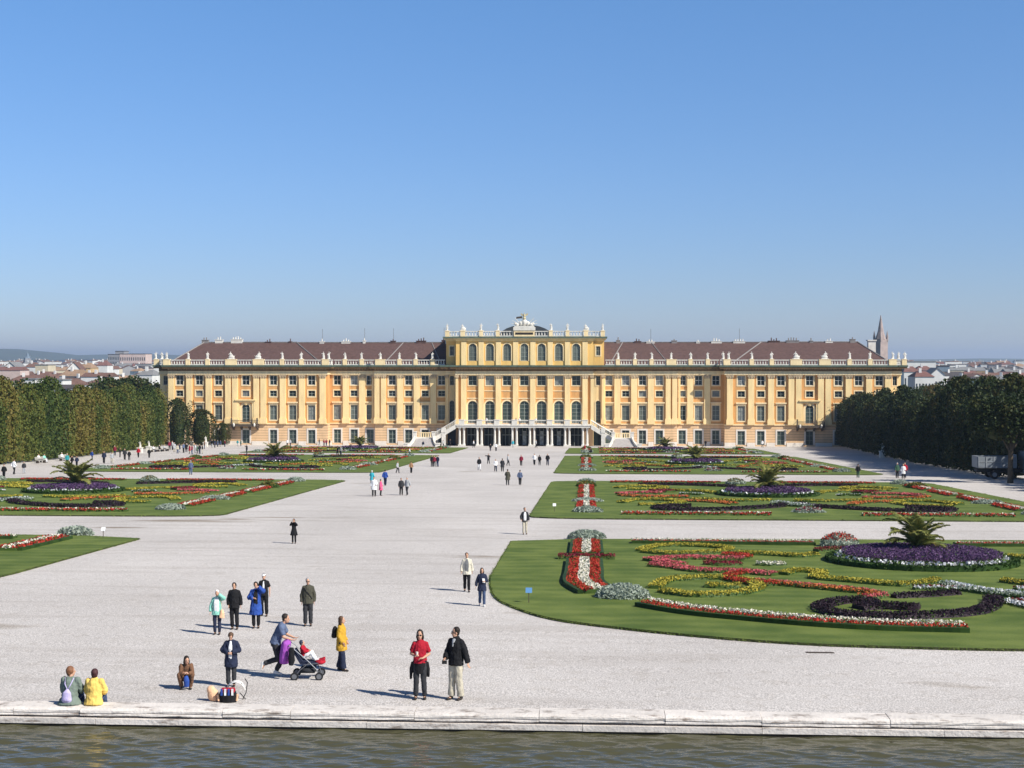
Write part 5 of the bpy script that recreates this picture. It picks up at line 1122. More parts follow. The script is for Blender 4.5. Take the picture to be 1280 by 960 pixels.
def build_body(p, fine, name='body'):
    m = MB(); M = headM(p); H = p['head']
    # trunk
    m.tube([p['pel']+Vector((0,0,-.10)), p['pel'], lerp(p['pel'], p['chest'], .5), p['chest'], lerp(p['chest'], p['neck'], .75), p['neck']],
           [(.13,.10),(.165,.115),(.135,.10),(.155,.11),(.15,.085),(.055,.055)], 12, side=(1,0,0))
    cap(m, [lerp(p['neck'], H, -.2), lerp(p['neck'], H, .55)], [.058,.052])
    m.ball(H+M @ Vector((0,.008,.03)), (.078,.098,.092), 14, 10, M=M); m.ball(H+M @ Vector((0,-.028,-.035)), (.062,.070,.086), 12, 8, M=M); m.ball(H+M @ Vector((0,-.062,-.082)), (.026,.026,.026), 8, 6)
    m.tube([H+M @ Vector((0,-.088,.02)), H+M @ Vector((0,-.116,-.018)), H+M @ Vector((0,-.096,-.03))], [.010,.017,.012], 6)
    for s in (-1, 1): m.ball(H+M @ Vector((s*.076,.01,-.005)), (.014,.02,.032), 6, 5, M=M)
    for s, S_, E, W_ in ((1,'sL','eL','wL'), (-1,'sR','eR','wR')):
        cap(m, [p[S_], lerp(p[S_], p[E], .5), p[E]], [.054,.048,.040]); cap(m, [p[E], lerp(p[E], p[W_], .4), p[W_]], [.042,.038,.027])
        # hand: palm, four unequal bent fingers, thumb from the side of the palm
        d = (p[W_]-p[E]).normalized(); fwd = Vector(p.get('hd'+S_[1]) or d).normalized(); sidev = Vector(p.get('hs'+S_[1]) or (0,-1,0)); sidev = (sidev-fwd*sidev.dot(fwd)).normalized(); nrm = fwd.cross(sidev)*s
        c = p[W_]; m.tube([c, c+fwd*.03, c+fwd*.09], [(.026,.020),(.038,.017),(.040,.015)], 8, side=sidev)
        if fine:
            for k, (o, l) in enumerate(((.030,.072),(.010,.082),(-.011,.076),(-.031,.058))):
                b = c+fwd*.085+sidev*o; kn = b+(fwd*.85-nrm*.45)*l*.5; t = kn+(fwd*.45-nrm*.85)*l*.5; cap(m, [b-fwd*.015, kn, t], [.0095,.009,.0078], 6)
            b = c+fwd*.025+sidev*.03; kn = b+(fwd*.6+sidev*.75-nrm*.2)*.038; cap(m, [b, kn, kn+(fwd*.9+sidev*.1-nrm*.35)*.034], [.012,.0105,.009], 6)
        else: m.ball(c+fwd*.115-nrm*.015, (.034,.02,.034), 6, 5)
    for s, h, k, a, t in ((1,'hL','kL','aL','tL'), (-1,'hR','kR','aR','tR')):
        cap(m, [p[h], lerp(p[h], p[k], .5), p[k]], [.088,.074,.054]); cap(m, [p[k], lerp(p[k], p[a], .35), p[a]], [.054,.052,.036])
        tt = p[t] if p[t] is not None else p[a]+Vector((.012*s,-.165,-.055)); m.tube([p[a]+Vector((0,.05,-.04)), p[a]+Vector((0,0,-.045)), lerp(p[a], tt, .6)+Vector((0,0,-.01)), tt], [(.033,.03),(.04,.045),(.045,.03),(.032,.02)], 8, side=(1,0,0))
    me = remesh(m, name, [SKIN, EYE, LIP], .0115 if fine else .022)
    if fine:       # eyes and mouth from the position of the faces
        ey = [H+M @ Vector((s*.032,-.085,.008)) for s in (-1, 1)]; mo = H+M @ Vector((0,-.097,-.060))
        mi = [0]*len(me.polygons)
        for i, q in enumerate(me.polygons):
            c = q.center
            if (c-H).length > .16: continue
            if min((c-e).length for e in ey) < .0135: mi[i] = 1
            elif abs((c-mo).z) < .009 and (c-mo).length < .026: mi[i] = 2
        me.polygons.foreach_set('material_index', mi)
    return me
def hair_mesh(p, style, fine, vox=.014):
    m = MB(); M = headM(p); H = p['head']; B = lambda x, y, z, r: m.ball(H+M @ Vector((x,y,z)), r, 12, 8, M=M)
    B(0,.027,.050, (.089,.098,.091))
    if style == 'short': B(0,.06,0, (.07,.05,.075))
    if style in ('bob','long'):
        for s in (-1, 1): cap(m, [H+M @ Vector((s*.066,.015,.04)), H+M @ Vector((s*.084,.02,-.05)), H+M @ Vector((s*.07,.02,-.13 if style == 'bob' else -.2))], [.032,.036,.022])
        m.tube([H+M @ Vector((0,.07,.05)), H+M @ Vector((0,.085,-.06)), H+M @ Vector((0,.08,-.15 if style == 'bob' else -.24))], [(.07,.04),(.08,.04),(.06,.025)], 10, side=M @ Vector((1,0,0)))
    if style == 'tail': cap(m, [H+M @ Vector((0,.1,.03)), H+M @ Vector((0,.15,-.03)), H+M @ Vector((0,.14,-.15))], [.04,.04,.02])
    if style == 'full': B(0,.03,.035, (.098,.105,.10)); B(0,.065,-.01, (.085,.06,.09))
    return remesh(m, 'hair', [SKIN], vox if fine else .022, fold=.022 if fine else 0)
def top_mesh(p, o, fine):
    """coat, shirt or pullover following the pose; hem height along the pelvis-down axis"""
    m = MB(); g = o.get('ease', .018); hem = o.get('hem', -.06); fl = o.get('flare', 0.); dn = Vector(o.get('down', (0,0,-1))).normalized()
    pts = [p['pel']+dn*(-hem) if hem < 0 else p['pel']]; rad = [(.178+g+fl,.132+g+fl*.8)]
    if hem < -.2: pts.append(p['pel']+dn*(-hem)*.4); rad.append((.178+g+fl*.45,.128+g+fl*.4))
    pts += [lerp(p['pel'], p['chest'], .25), lerp(p['pel'], p['chest'], .65), p['chest'], lerp(p['chest'], p['neck'], .6), lerp(p['chest'], p['neck'], .9), lerp(p['chest'], p['neck'], 1.05)]
    w_ = o.get('waist', 0); rad += [(.168+g,.118+g),(.152+g-w_,.112+g-w_*.6),(.168+g,.120+g),(.150+g*.7,.100+g),(.096+g*.6,.078+g*.6),(.064+g*.5,.062+g*.5)]
    m.tube(pts, rad, 14, side=o.get('side', (1,0,0)))
    for S_, E, W_ in (('sL','eL','wL'), ('sR','eR','wR')):
        cap(m, [lerp(p['neck'], p[S_], .35)+Vector((0,0,-.045)), p[S_]], [.045+g*.5,.052+g*.7])
        if o['sleeve'] == 'short': m.tube([p[S_], lerp(p[S_], p[E], .4), lerp(p[S_], p[E], .78)], [.056+g*.7,.058+g*.8,.060+g], 9); m.ball(p[S_], .056+g*.7, 9, 6)
        elif o['sleeve'] == 'long':
            cap(m, [p[S_], lerp(p[S_], p[E], .5), p[E]], [.056+g*.7,.052+g*.85,.048+g*.85]); m.tube([p[E], lerp(p[E], p[W_], .5), lerp(p[E], p[W_], .97)], [.048+g*.85,.046+g*.85,.040+g*.85], 9); m.ball(p[E], .047+g*.85, 9, 6)
    if o.get('collar'): c = p['neck']; m.tube([c+Vector((0,.0,-.03)), c+Vector((0,.01,.045))], [(.085,.085),(.078,.075)], 10)
    return remesh(m, 'top', [SKIN], .014 if fine else .024, fold=.05 if fine else .03)
def trouser_mesh(p, o, fine):
    m = MB(); e = o.get('ease', .014); L_ = o.get('len', .97)
    m.tube([p['pel']+Vector((0,0,.07)), p['pel'], (p['hL']+p['hR'])/2+Vector((0,0,-.07))], [(.158+min(e,.012),.112+min(e,.012)),(.170+min(e,.012),.120+min(e,.012)),(.15+e,.118+e)], 12, side=(1,0,0))
    for h, k, a in (('hL','kL','aL'), ('hR','kR','aR')):
        cap(m, [p[h], lerp(p[h], p[k], .5), p[k]], [.094+e,.080+e,.066+e]); m.tube([p[k], lerp(p[k], p[a], .4), lerp(p[k], p[a], L_)], [.066+e,.060+e,.056+e+o.get('flare',0)], 10); m.ball(p[k], .065+e, 9, 6)
    return remesh(m, 'trousers', [SKIN], .014 if fine else .024, fold=.032 if fine else .02)
def shoe_mesh(p, fine):
    m = MB()
    for s, k, a, t in ((1,'kL','aL','tL'), (-1,'kR','aR','tR')):
        tt = p[t] if p[t] is not None else p[a]+Vector((.014*s,-.185,-.058)); dn = (p[a]-p[k]).normalized(); f = (tt-p[a]).normalized(); hl = p[a]+dn*.055-f*.055
        m.tube([hl, p[a]+dn*.05, lerp(p[a]+dn*.045, tt, .6), tt], [(.040,.034),(.046,.050),(.052,.036),(.038,.026)], 10, side=(dn.cross(f) if dn.cross(f).length > .1 else (1,0,0)))
        m.tube([p[a]-dn*.03, p[a]+dn*.03], [.046,.048], 8)
    return remesh(m, 'shoes', [SKIN], .013 if fine else .022)
def setmat(o, m): o.material_slots[0].link = 'OBJECT'; o.material_slots[0].material = m
def garment(me, name, m, root): me.materials[0] = m; o = link(name, me, root); return o
def ball_r(m, c, r): m.ball(c, r, 10, 7)
def person(label, px, py, head_y, rz, pose, top, legs, hair, shoes=None, group=None, hscale=None):
    """a near person; px,py: pixel of the feet; head_y: pixel row of the top of the head"""
    g = G(px, py); zh = V(px, head_y, g.y).z-g.z; topz = pose['head'].z+.125; sc = zh/topz if hscale is None else hscale
    r = thing('person', label, 'person', g, R(rz), group, sc); r.scale = (sc*(.88 if hscale is None else .95), sc*.94, sc)
    link('body', build_body(pose, True), r)
    garment(hair_mesh(pose, hair[1], True), 'hair', hairm(hair[0]), r); garment(top_mesh(pose, top, True), top.get('name', 'jacket'), cloth(top['c']), r)
    garment(trouser_mesh(pose, legs, True), 'trousers', cloth(legs['c']), r); garment(shoe_mesh(pose, True), 'shoes', shoes or SHOE, r)
    if top.get('vneck'):
        m = MB(); c, n = pose['chest'], pose['neck']; f = Vector((0,-1,0)); z = top.get('ease', .018); m.tube([lerp(c, n, .2)+f*(.116+z), lerp(c, n, .65)+f*(.098+z), lerp(c, n, 1.)+f*(.058+z)], [(.012,.02),(.045,.022),(.055,.02)], 10, side=(1,0,0)); garment(remesh(m, 'shirt', [SKIN], .011), 'shirt', cloth(top['shirt']), r)
    elif top.get('shirt'):
        m = MB(); c, n = pose['chest'], pose['neck']; f = Vector((0,-1,0)); w_ = top.get('sw', .055); z = top.get('ease', .018)
        m.tube([lerp(pose['pel'], c, .3 if not top.get('full') else -.1)+f*(.112+z), c+f*(.127+z), lerp(c, n, .6)+f*(.098+z), lerp(c, n, .98)+f*(.055+z)], [(w_*.9,.022),(w_,.022),(w_*.8,.022),(w_*.45,.018)], 10, side=(1,0,0))
        garment(remesh(m, 'shirt', [SKIN], .012), 'shirt', cloth(top['shirt']), r)
    return r
def extra(root, name, mb, m, vox=None, smooth=True):
    if vox: me = remesh(mb, name, [m], vox); return link(name, me, root)
    return mb.build(name, m, root, smooth=smooth)
def sunglasses(root, p):
    M = headM(p); H = p['head']; m = MB()
    for s in (-1, 1): m.ball(H+M @ Vector((s*.033,-.098,.012)), (.028,.012,.02), 8, 6, M=M); m.tube([H+M @ Vector((s*.06,-.09,.015)), H+M @ Vector((s*.084,.0,.01))], .005, 5)
    m.tube([H+M @ Vector((-.02,-.108,.015)), H+M @ Vector((.02,-.108,.015))], .005, 5); extra(root, 'sunglasses', m, mat('dark_lens', (.01,.01,.012), .15, .1, 3, spec=.6))
# --- the couple near the pool
p = posed(yaw=R(-8), eR=(-.255,.03,1.14), wR=(-.13,-.20,1.12), hdR=(.5,-.5,.35), eL=(.26,.03,1.13), wL=(.10,-.20,1.07), hdL=(-.9,-.3,.0), aL=(.13,.03,.09), aR=(-.12,.02,.09))
r = person('person in red T-shirt and sunglasses, black jacket tied round the waist', 525, 874, 787.5, 4, p, dict(c='red', sleeve='short', hem=-.02, name='t_shirt'), dict(c='charcoal'), ('dark','bob')); sunglasses(r, p)
m = MB(); m.tube([(0,0,1.0),(0,.01,.9),(-.01,.03,.66)], [(.195,.14),(.205,.155),(.205,.16)], 14, side=(1,0,0)); m.tube([(-.2,.0,.93),(-.25,.02,.75),(-.26,.04,.5)], [.05,.055,.035], 8); m.tube([(.2,.0,.93),(.225,.02,.75),(.235,.03,.55)], [.05,.06,.04], 8); extra(r, 'tied_jacket', m, cloth('black'), .014)
m = MB(); m.lathe([(.028,0),(.036,.1),(.038,.11)], 10, (-.07,-.235,1.12)); tag(m.build('paper_cup', mat('cup_paper', (.7,.66,.6), .6, .1, 4), loc=r.location), 'pale paper cup held by the person in the red T-shirt', 'cup').rotation_euler.z = R(4); D.objects['paper_cup'].scale = r.scale
p = posed(yaw=R(-48), eR=(-.25,-.02,1.15), wR=(-.21,-.19,1.00), hdR=(.2,-.9,.1), eL=(.26,.06,1.15), wL=(.34,.06,.90), kR=(-.10,-.03,.5), aR=(-.13,-.03,.09), aL=(.12,.05,.09))
r = person('person in black jacket and pale trousers looking aside at the one in red', 570, 874.5, 784, -28, p, dict(c='black', sleeve='long', hem=-.10, ease=.038, collar=1, shirt='lgrey', sw=.045, vneck=1), dict(c='beige', ease=.03, flare=.012), ('dark','short')); sunglasses(r, p)
m = MB(); m.box(-.06,.06,-.03,.03,-.04,.04); m.tube([(0,-.03,0),(0,-.07,0)], .028, 10); o = m.build('camera', mat('camera_black', (.02,.02,.02), .5, .2, 5), loc=r.location+Vector((-.27,-.19,.98))); tag(o, 'small black camera in the hand of the person in the black jacket', 'camera')
# --- crouching, and the photographer with bag
p = posed(pel=(0,.12,.30), chest=(0,-.02,.56), neck=(0,-.10,.76), head=(.02,-.16,.88), yaw=R(20), pitch=R(4), sL=(.17,-.09,.70), sR=(-.17,-.09,.70), eL=(.20,-.24,.50), eR=(-.18,-.24,.50), wL=(.08,-.34,.52), wR=(-.06,-.35,.54), hL=(.09,.12,.29), hR=(-.09,.12,.29), kL=(.21,-.27,.47), kR=(-.23,-.25,.46), aL=(.14,-.10,.09), aR=(-.16,-.08,.09), hdL=(-.8,-.3,.2), hdR=(.8,-.3,.3))
r = person('person crouching on the gravel in brown top with long dark hair', 233, 860.5, 819, 14, p, dict(c='brown', sleeve='long', hem=.0, down=(0,-.3,-1)), dict(c='brown'), ('dark','long'))
m = MB(); m.tube([(.0,-.30,.45),(.02,-.34,.30),(.02,-.30,.12)], [(.07,.05),(.10,.07),(.09,.06)], 10, side=(1,0,0)); extra(r, 'blue_cloth', m, cloth('blue'), .016)
p = posed(pitch=R(34), head=(0,-.055,1.595), eL=(.30,-.02,1.17), wL=(.06,-.22,1.12), eR=(-.30,-.02,1.17), wR=(-.06,-.22,1.11), hdL=(-.8,-.4,.0), hdR=(.8,-.4,0), aL=(.10,.03,.09), aR=(-.10,.0,.09))
r = person('person in dark navy jacket and white shirt looking down at their hands', 289, 858, 790.5, 6, p, dict(c='navy', sleeve='long', hem=-.30, ease=.045, flare=.02, shirt='white', sw=.075, full=1), dict(c='charcoal', ease=.02), ('brown','full'))
# --- runner with the pushchair
p = posed(pel=(0,.06,.93), chest=(0,-.06,1.21), neck=(0,-.17,1.43), head=(0,-.24,1.55), pitch=R(5), sL=(.18,-.13,1.36), sR=(-.18,-.13,1.36), eL=(.21,-.22,1.10), eR=(-.21,-.20,1.10), wL=(.17,-.44,1.02), wR=(-.17,-.44,1.02), hdL=(0,-1,-.1), hdR=(0,-1,-.1), hsL=(-1,0,0), hsR=(1,0,0), hL=(.09,.05,.91), hR=(-.09,.05,.91), kL=(.10,-.16,.53), aL=(.10,.10,.20), tL=(.10,-.05,.05), kR=(-.10,-.04,.50), aR=(-.10,.36,.38), tR=(-.10,.44,.21))
p['aL'] = Vector((.10,.06,.14)); p['tL'] = Vector((.11,-.11,.05))
r = person('person running in slate T-shirt and black track trousers, pushing the pushchair', 347, 846, 767.5, 92, p, dict(c='slate', sleeve='short', hem=-.04, name='t_shirt'), dict(c='charcoal', ease=.01), ('dark','short'), SHOEW)
g = G(385, 848); pc = thing('pushchair', 'four-wheeled pushchair with dark frame and pink-red cover, pushed by the runner', 'pushchair', g, R(4), None, .92); CHR = mat('pale_metal', (.20,.21,.23), .35, .1, 4, metal=.6)
m = MB()
for y in (-.25, .25):
    m.tube([(-.52,y,1.02),(-.42,y,.95),(.02,y,.58),(.30,y,.30),(.36,y,.12)], .015, 6); m.tube([(-.36,y,.12),(-.2,y,.3),(.10,y,.54)], .013, 6); m.tube([(-.36,y,.14),(.34,y,.16)], .012, 6); m.tube([(-.1,y,.45),(.34,y,.50)], .014, 6)
m.tube([(-.52,-.25,1.02),(-.52,.25,1.02)], .018, 8); m.tube([(-.36,-.27,.12),(-.36,.27,.12)], .012, 6); m.tube([(.36,-.27,.12),(.36,.27,.12)], .012, 6); m.build('frame', CHR, pc)
for x in (-.36, .36):
    for y in (-.29, .29):
        w_ = MB(); w_.tube([(x,y-.02,.12),(x,y+.02,.12)], .12, 18); wo = w_.build('wheel', TYRE, pc); w_ = MB(); w_.tube([(x,y-.026,.12),(x,y+.026,.12)], .075, 14); w_.build('rim', CHR, wo)
m = MB(); m.hexa([(-.18,-.22,.46),(.28,-.22,.42),(.28,.22,.42),(-.18,.22,.46),(-.20,-.22,.54),(.30,-.22,.50),(.30,.22,.50),(-.20,.22,.54)]); m.hexa([(-.42,-.22,.84),(-.20,-.22,.46),(-.20,.22,.46),(-.42,.22,.84),(-.36,-.22,.88),(-.13,-.22,.52),(-.13,.22,.52),(-.36,.22,.88)]); m.build('seat', cloth('navy'), pc)
m = MB(); m.ball((.36,0,.50), (.17,.20,.09), 10, 6); m.tube([(.28,0,.52),(.5,0,.60)], [(.17,.05),(.15,.04)], 8, side=(0,1,0)); extra(pc, 'foot_cover', m, cloth('red'), .02); m = MB(); m.box(-.2,.22,-.2,.2,.2,.34); extra(pc, 'basket', m, cloth('charcoal'))
p = posed(pel=(0,.0,.0), chest=(0,-.02,.26), neck=(0,-.02,.44), head=(0,-.05,.56), sL=(.15,0,.38), sR=(-.15,0,.38), eL=(.2,-.1,.2), eR=(-.2,-.1,.2), wL=(.1,-.26,.16), wR=(-.1,-.26,.16), hL=(.08,0,0), hR=(-.08,0,0), kL=(.10,-.36,.06), kR=(-.10,-.36,.06), aL=(.10,-.46,-.24), aR=(-.10,-.46,-.24))
ch = person('small child in red top with dark hair sitting in the pushchair', 383, 848, 800, 94, p, dict(c='red', sleeve='long', hem=.0), dict(c='white'), ('navy','full'), SHOEW, hscale=.62); ch.location = g+Vector((-.10,0,.62)); ch.rotation_euler = (R(-14), 0, R(94))
m = MB(); m.tube([(-.60,0,1.04),(-.58,0,.98),(-.62,.0,.62),(-.64,0,.42)], [(.07,.25),(.13,.27),(.15,.24),(.13,.20)], 10, side=(1,0,0)); o = remesh(m, 'coat', [cloth('purple')], .02); o = link('coat', o, None, g, R(4)); tag(o, 'purple coat draped over the pushchair handle', 'coat')
m = MB(); m.tube([(-.40,-.30,.9),(-.40,-.30,.55),(-.42,-.3,.42)], [(.07,.05),(.10,.07),(.06,.05)], 8, side=(1,0,0)); o = link('shoulder_bag', remesh(m, 'shoulder_bag', [cloth('black')], .018), None, g, R(4)); tag(o, 'black bag hanging from the pushchair handle below the purple coat', 'bag')
# --- mustard coat
p = posed(yaw=R(8), eL=(.235,.03,1.15), wL=(.20,-.10,.93), eR=(-.235,.02,1.15), wR=(-.20,-.12,.93), aL=(.09,.12,.09), kL=(.09,.04,.5), kR=(-.10,-.07,.5), aR=(-.10,-.10,.09))
r = person('person in mustard yellow coat with black rucksack, seen from the side', 427, 838.5, 770.5, 80, p, dict(c='mustard', sleeve='long', hem=-.28, ease=.03, flare=.02, collar=1, name='coat'), dict(c='navy', ease=.03, flare=.02), ('brown','long'))
m = MB(); m.ball((0,.235,1.22), (.14,.10,.20), 10, 8); m.ball((0,.30,1.12), (.11,.06,.10), 8, 6); extra(r, 'rucksack', m, cloth('black'), .018)
# --- the standing group
p = posed(yaw=R(6), eL=(.25,.05,1.13), wL=(.245,.0,.88), eR=(-.25,.05,1.13), wR=(-.245,.0,.88))
r = person('heavy-set person in olive pullover and grey trousers standing alone, sunglasses on', 385, 782.5, 722.5, 8, p, dict(c='olive', sleeve='long', hem=-.12, ease=.035), dict(c='charcoal', ease=.025), ('grey','short')); sunglasses(r, p)
m = MB(); m.tube([(-.17,-.10,1.40),(0,-.17,1.22),(.17,-.12,1.0)], [(.02,.006)]*3, 6); extra(r, 'bag_strap', m, cloth('black'))
p = posed(yaw=R(6), pitch=R(6), eL=(.33,-.10,1.42), wL=(.10,-.19,1.60), hdL=(-.9,-.2,.25), eR=(-.27,.03,1.14), wR=(-.29,-.02,.90), aL=(.10,.0,.09), aR=(-.10,.03,.09))
r = person('person in mint green jacket and white top shading the eyes with one hand', 271.5, 793, 737.5, 6, p, dict(c='mint', sleeve='long', hem=-.16, ease=.025, flare=.03, shirt='white', sw=.125, full=1), dict(c='navy', ease=.01), ('white','short'))
m = MB(); m.tube([(.23,-.12,.98),(.24,-.13,.86),(.22,-.13,.66)], [(.07,.05),(.10,.07),(.13,.08)], 10, side=(1,0,0)); m.tube([(.16,-.08,1.38),(.22,-.14,1.2),(.23,-.12,.98)], .014, 6); o = link('handbag', remesh(m, 'handbag', [cloth('peach')], .016), None, r.location, R(6)); o.scale = r.scale; tag(o, 'peach coloured bag hanging at the side of the person in mint', 'bag')
p = posed(eL=(.25,.04,1.14), wL=(.27,-.02,.90), eR=(-.25,.04,1.14), wR=(-.22,-.06,.92), aL=(.12,-.02,.09), aR=(-.09,.03,.09))
r = person('person in black quilted jacket and black trousers in the standing group', 293, 786.5, 728.5, 4, p, dict(c='black', sleeve='long', hem=-.14, ease=.045, name='quilted_jacket'), dict(c='black', ease=.02), ('dark','full'))
p = posed(pitch=R(10), eL=(.33,-.12,1.40), wL=(.12,-.20,1.58), hdL=(-.9,-.2,.2), eR=(-.29,-.02,1.15), wR=(-.10,-.20,1.16), hdR=(.9,-.2,0), aL=(.10,.0,.09), aR=(-.09,.0,.09))
r = person('person in long bright blue coat shading the eyes', 320, 785, 727.5, 10, p, dict(c='blue', sleeve='long', hem=-.42, ease=.04, flare=.06, name='coat', shirt='black', sw=.10, full=1), dict(c='black'), ('dark','full'))
p = posed(yaw=R(-4), eL=(.25,.04,1.15), wL=(.27,-.04,.90), eR=(-.25,.04,1.15), wR=(-.26,-.04,.90), aL=(.13,-.05,.09), kL=(.12,-.06,.5), aR=(-.10,.10,.09))
r = person('tall person in black short sleeved shirt with white cap behind the blue coat', 330, 770, 717, 4, p, dict(c='black', sleeve='short', hem=-.10, shirt='white', sw=.05, name='shirt_jacket'), dict(c='black', ease=.02), ('dark','short'))
m = MB(); H = p['head']; m.ball(H+Vector((0,.015,.07)), (.092,.104,.062), 12, 8); m.tube([H+Vector((0,-.07,.065)), H+Vector((0,-.16,.05))], [(.07,.012),(.055,.008)], 8, side=(1,0,0)); extra(r, 'cap', m, cloth('white'), .012)
# --- walkers in the middle
WALK = dict(kL=(.10,-.14,.52), aL=(.10,-.17,.10), kR=(-.10,.02,.50), aR=(-.10,.24,.14), tR=(-.10,.12,.03))
p = posed(**WALK, eL=(.25,.06,1.14), wL=(.27,.04,.90), eR=(-.25,.02,1.14), wR=(-.27,-.06,.90)); p['aR'] = Vector((-.10,.20,.12)); p['tR'] = Vector((-.10,.05,.03))
person('person walking in open cream jacket and black trousers', 583.5, 739.5, 691, 6, p, dict(c='cream', sleeve='long', hem=-.16, ease=.035, flare=.02, shirt='grey', sw=.105, full=1), dict(c='black'), ('brown','short'))
p = posed(**WALK, eL=(.24,-.02,1.15), wL=(.14,-.18,1.14), hdL=(-.7,-.5,.3), eR=(-.26,.06,1.15), wR=(-.31,.02,.92)); p['aR'] = Vector((-.10,.20,.12)); p['tR'] = Vector((-.10,.05,.03))
r = person('person walking in navy coat and jeans holding a white paper', 602.5, 757.5, 710, 8, p, dict(c='navy', sleeve='long', hem=-.24, ease=.03, flare=.03, name='coat'), dict(c='jeans'), ('dark','bob'), SHOEW)
m = MB(); m.hexa([(.02,-.215,1.10),(.15,-.20,1.08),(.15,-.21,1.08),(.02,-.225,1.10),(.0,-.19,1.29),(.13,-.175,1.27),(.13,-.185,1.27),(.0,-.20,1.29)]); o = link('leaflet', m.mesh('leaflet', cloth('white')), None, r.location, R(8)); o.scale = r.scale; tag(o, 'white paper held against the chest of the person in the navy coat', 'paper')
p = posed(yaw=R(20), eR=(-.29,.02,1.16), wR=(-.25,-.12,.98), eL=(.26,.0,1.13), wL=(.28,-.08,.92), kR=(-.10,-.06,.5), aR=(-.11,-.05,.09), aL=(.12,.05,.09))
person('person in white shirt, dark open jacket and pale trousers by the second right lawn', 656, 668, 634.5, 8, p, dict(c='charcoal', sleeve='long', hem=-.10, ease=.035, shirt='white', sw=.11, full=1), dict(c='beige', ease=.015), ('dark','short'))
p = posed(eL=(.27,-.10,1.30), wL=(.09,-.20,1.52), hdL=(-.7,-.1,.7), eR=(-.27,-.10,1.30), wR=(-.09,-.20,1.52), hdR=(.7,-.1,.7))
r = person('person all in black with flared coat, raising both hands to the face', 367.5, 679.5, 648.5, 0, p, dict(c='black', sleeve='long', hem=-.34, ease=.02, flare=.11, waist=.02, name='coat'), dict(c='black'), ('dark','full'))
# --- seated pair on the rim (backs to the pool)
SEAT = dict(pel=(0,.05,.09), chest=(0,0,.40), neck=(0,-.03,.62), head=(0,-.06,.75), sL=(.18,-.02,.55), sR=(-.18,-.02,.55), eL=(.24,-.12,.31), eR=(-.24,-.12,.31), wL=(.14,-.33,.24), wR=(-.14,-.33,.24), hL=(.09,.03,.09), hR=(-.09,.03,.09), kL=(.11,-.42,.15), kR=(-.11,-.42,.15), aL=(.12,-.50,-.19), aR=(-.12,-.50,-.19))
def seated(label, px, py, head_y, rz, pose, *a, **k):
    r = person(label, px, 874, 800, rz, pose, *a, hscale=1., **k); q = V(px, py, 31.95); r.location = (q.x, 32.0, -1.05); sc = (V(px, head_y, 32.0).z+1.05)/(pose['head'].z+.125); r.scale = (sc*.92, sc*.94, sc); return r
p = posed(**SEAT); p['yaw'] = R(-50)
r = seated('person sitting on the pool rim in grey green coat with lavender rucksack', 87, 877, 833.5, 178, p, dict(c='sage', sleeve='long', hem=-.085, ease=.04, flare=.10, name='coat'), dict(c='jeans'), ('auburn','full'))
m = MB(); m.tube([(0,.20,.06),(0,.235,.14),(0,.215,.30),(0,.17,.38)], [(.11,.05),(.14,.075),(.11,.07),(.03,.03)], 12, side=(1,0,0)); extra(r, 'rucksack', m, cloth('lavender'), .014)
m = MB(); m.tube([(0,.18,.36),(.08,.15,.5),(.11,.03,.62)], .012, 6); m.tube([(0,.18,.36),(-.08,.15,.5),(-.11,.03,.62)], .012, 6); extra(r, 'rucksack_straps', m, cloth('lavender'))
p = posed(**SEAT); p['yaw'] = R(4)
r = seated('person sitting on the pool rim in yellow jacket with dark plum hair', 117, 877, 836.5, 180, p, dict(c='yellow', sleeve='long', hem=-.085, ease=.05, flare=.03, collar=1), dict(c='jeans'), ('plum','full'))
# --- bags at the photographer's feet
g = G(285, 877.5); bg_ = thing('shopping_trolley', 'dark bag with red and blue striped top standing near the rim', 'bag', g, R(5), None, .8); m = MB(); m.tube([(0,0,0),(0,0,.22),(0,0,.34)], [(.27,.16),(.29,.17),(.25,.13)], 12, side=(1,0,0)); extra(bg_, 'body', m, cloth('black'), .02)
m = MB(); m.hexa([(-.22,-.14,.33),(.22,-.14,.33),(.22,.12,.33),(-.22,.12,.33),(-.2,-.1,.43),(.2,-.1,.43),(.2,.1,.43),(-.2,.1,.43)]); m.m = [0]*6
for i in range(4): m.box(-.2+.11*i, -.14+.11*i, -.165, -.135, .24, .44, 1+(i % 2))
m.build('striped_top', [cloth('red'), cloth('blue'), cloth('white')], bg_); m = MB(); m.tube([(-.28,-.05,.05),(-.30,-.05,.25)], .035, 8); m.tube([(.28,-.05,.05),(.30,-.05,.25)], .035, 8); m.build('side_trim', cloth('peach'), bg_)
g = G(266.5, 876); m = MB(); m.ball((0,0,.15), (.15,.13,.16), 12, 8); m.ball((-.05,-.02,.28), (.11,.1,.11), 10, 7); m.ball((.07,-.03,.05), (.08,.1,.06), 8, 6); o = link('plush_toy', remesh(m, 'plush_toy', [cloth('peach')], .018), None, g); tag(o, 'pale peach fluffy bundle beside the dark striped bag', 'toy')
g = G(296, 873); fb = thing('folded_buggy', 'white spotted buggy hood on a dark frame behind the striped bag', 'buggy', g, R(10), None, .85); m = MB(); n = 14; vs = []
for i in range(n+1):
    a = PI*.95*i/n
    for y, s_ in ((-.16,.92),(.0,1.0),(.16,.92)): vs.append((-.02-.30*s_*math.cos(a), y, .20+.34*s_*math.sin(a)))
m.add(vs, [(3*i+j, 3*i+3+j, 3*i+4+j, 3*i+1+j) for i in range(n) for j in (0, 1)])
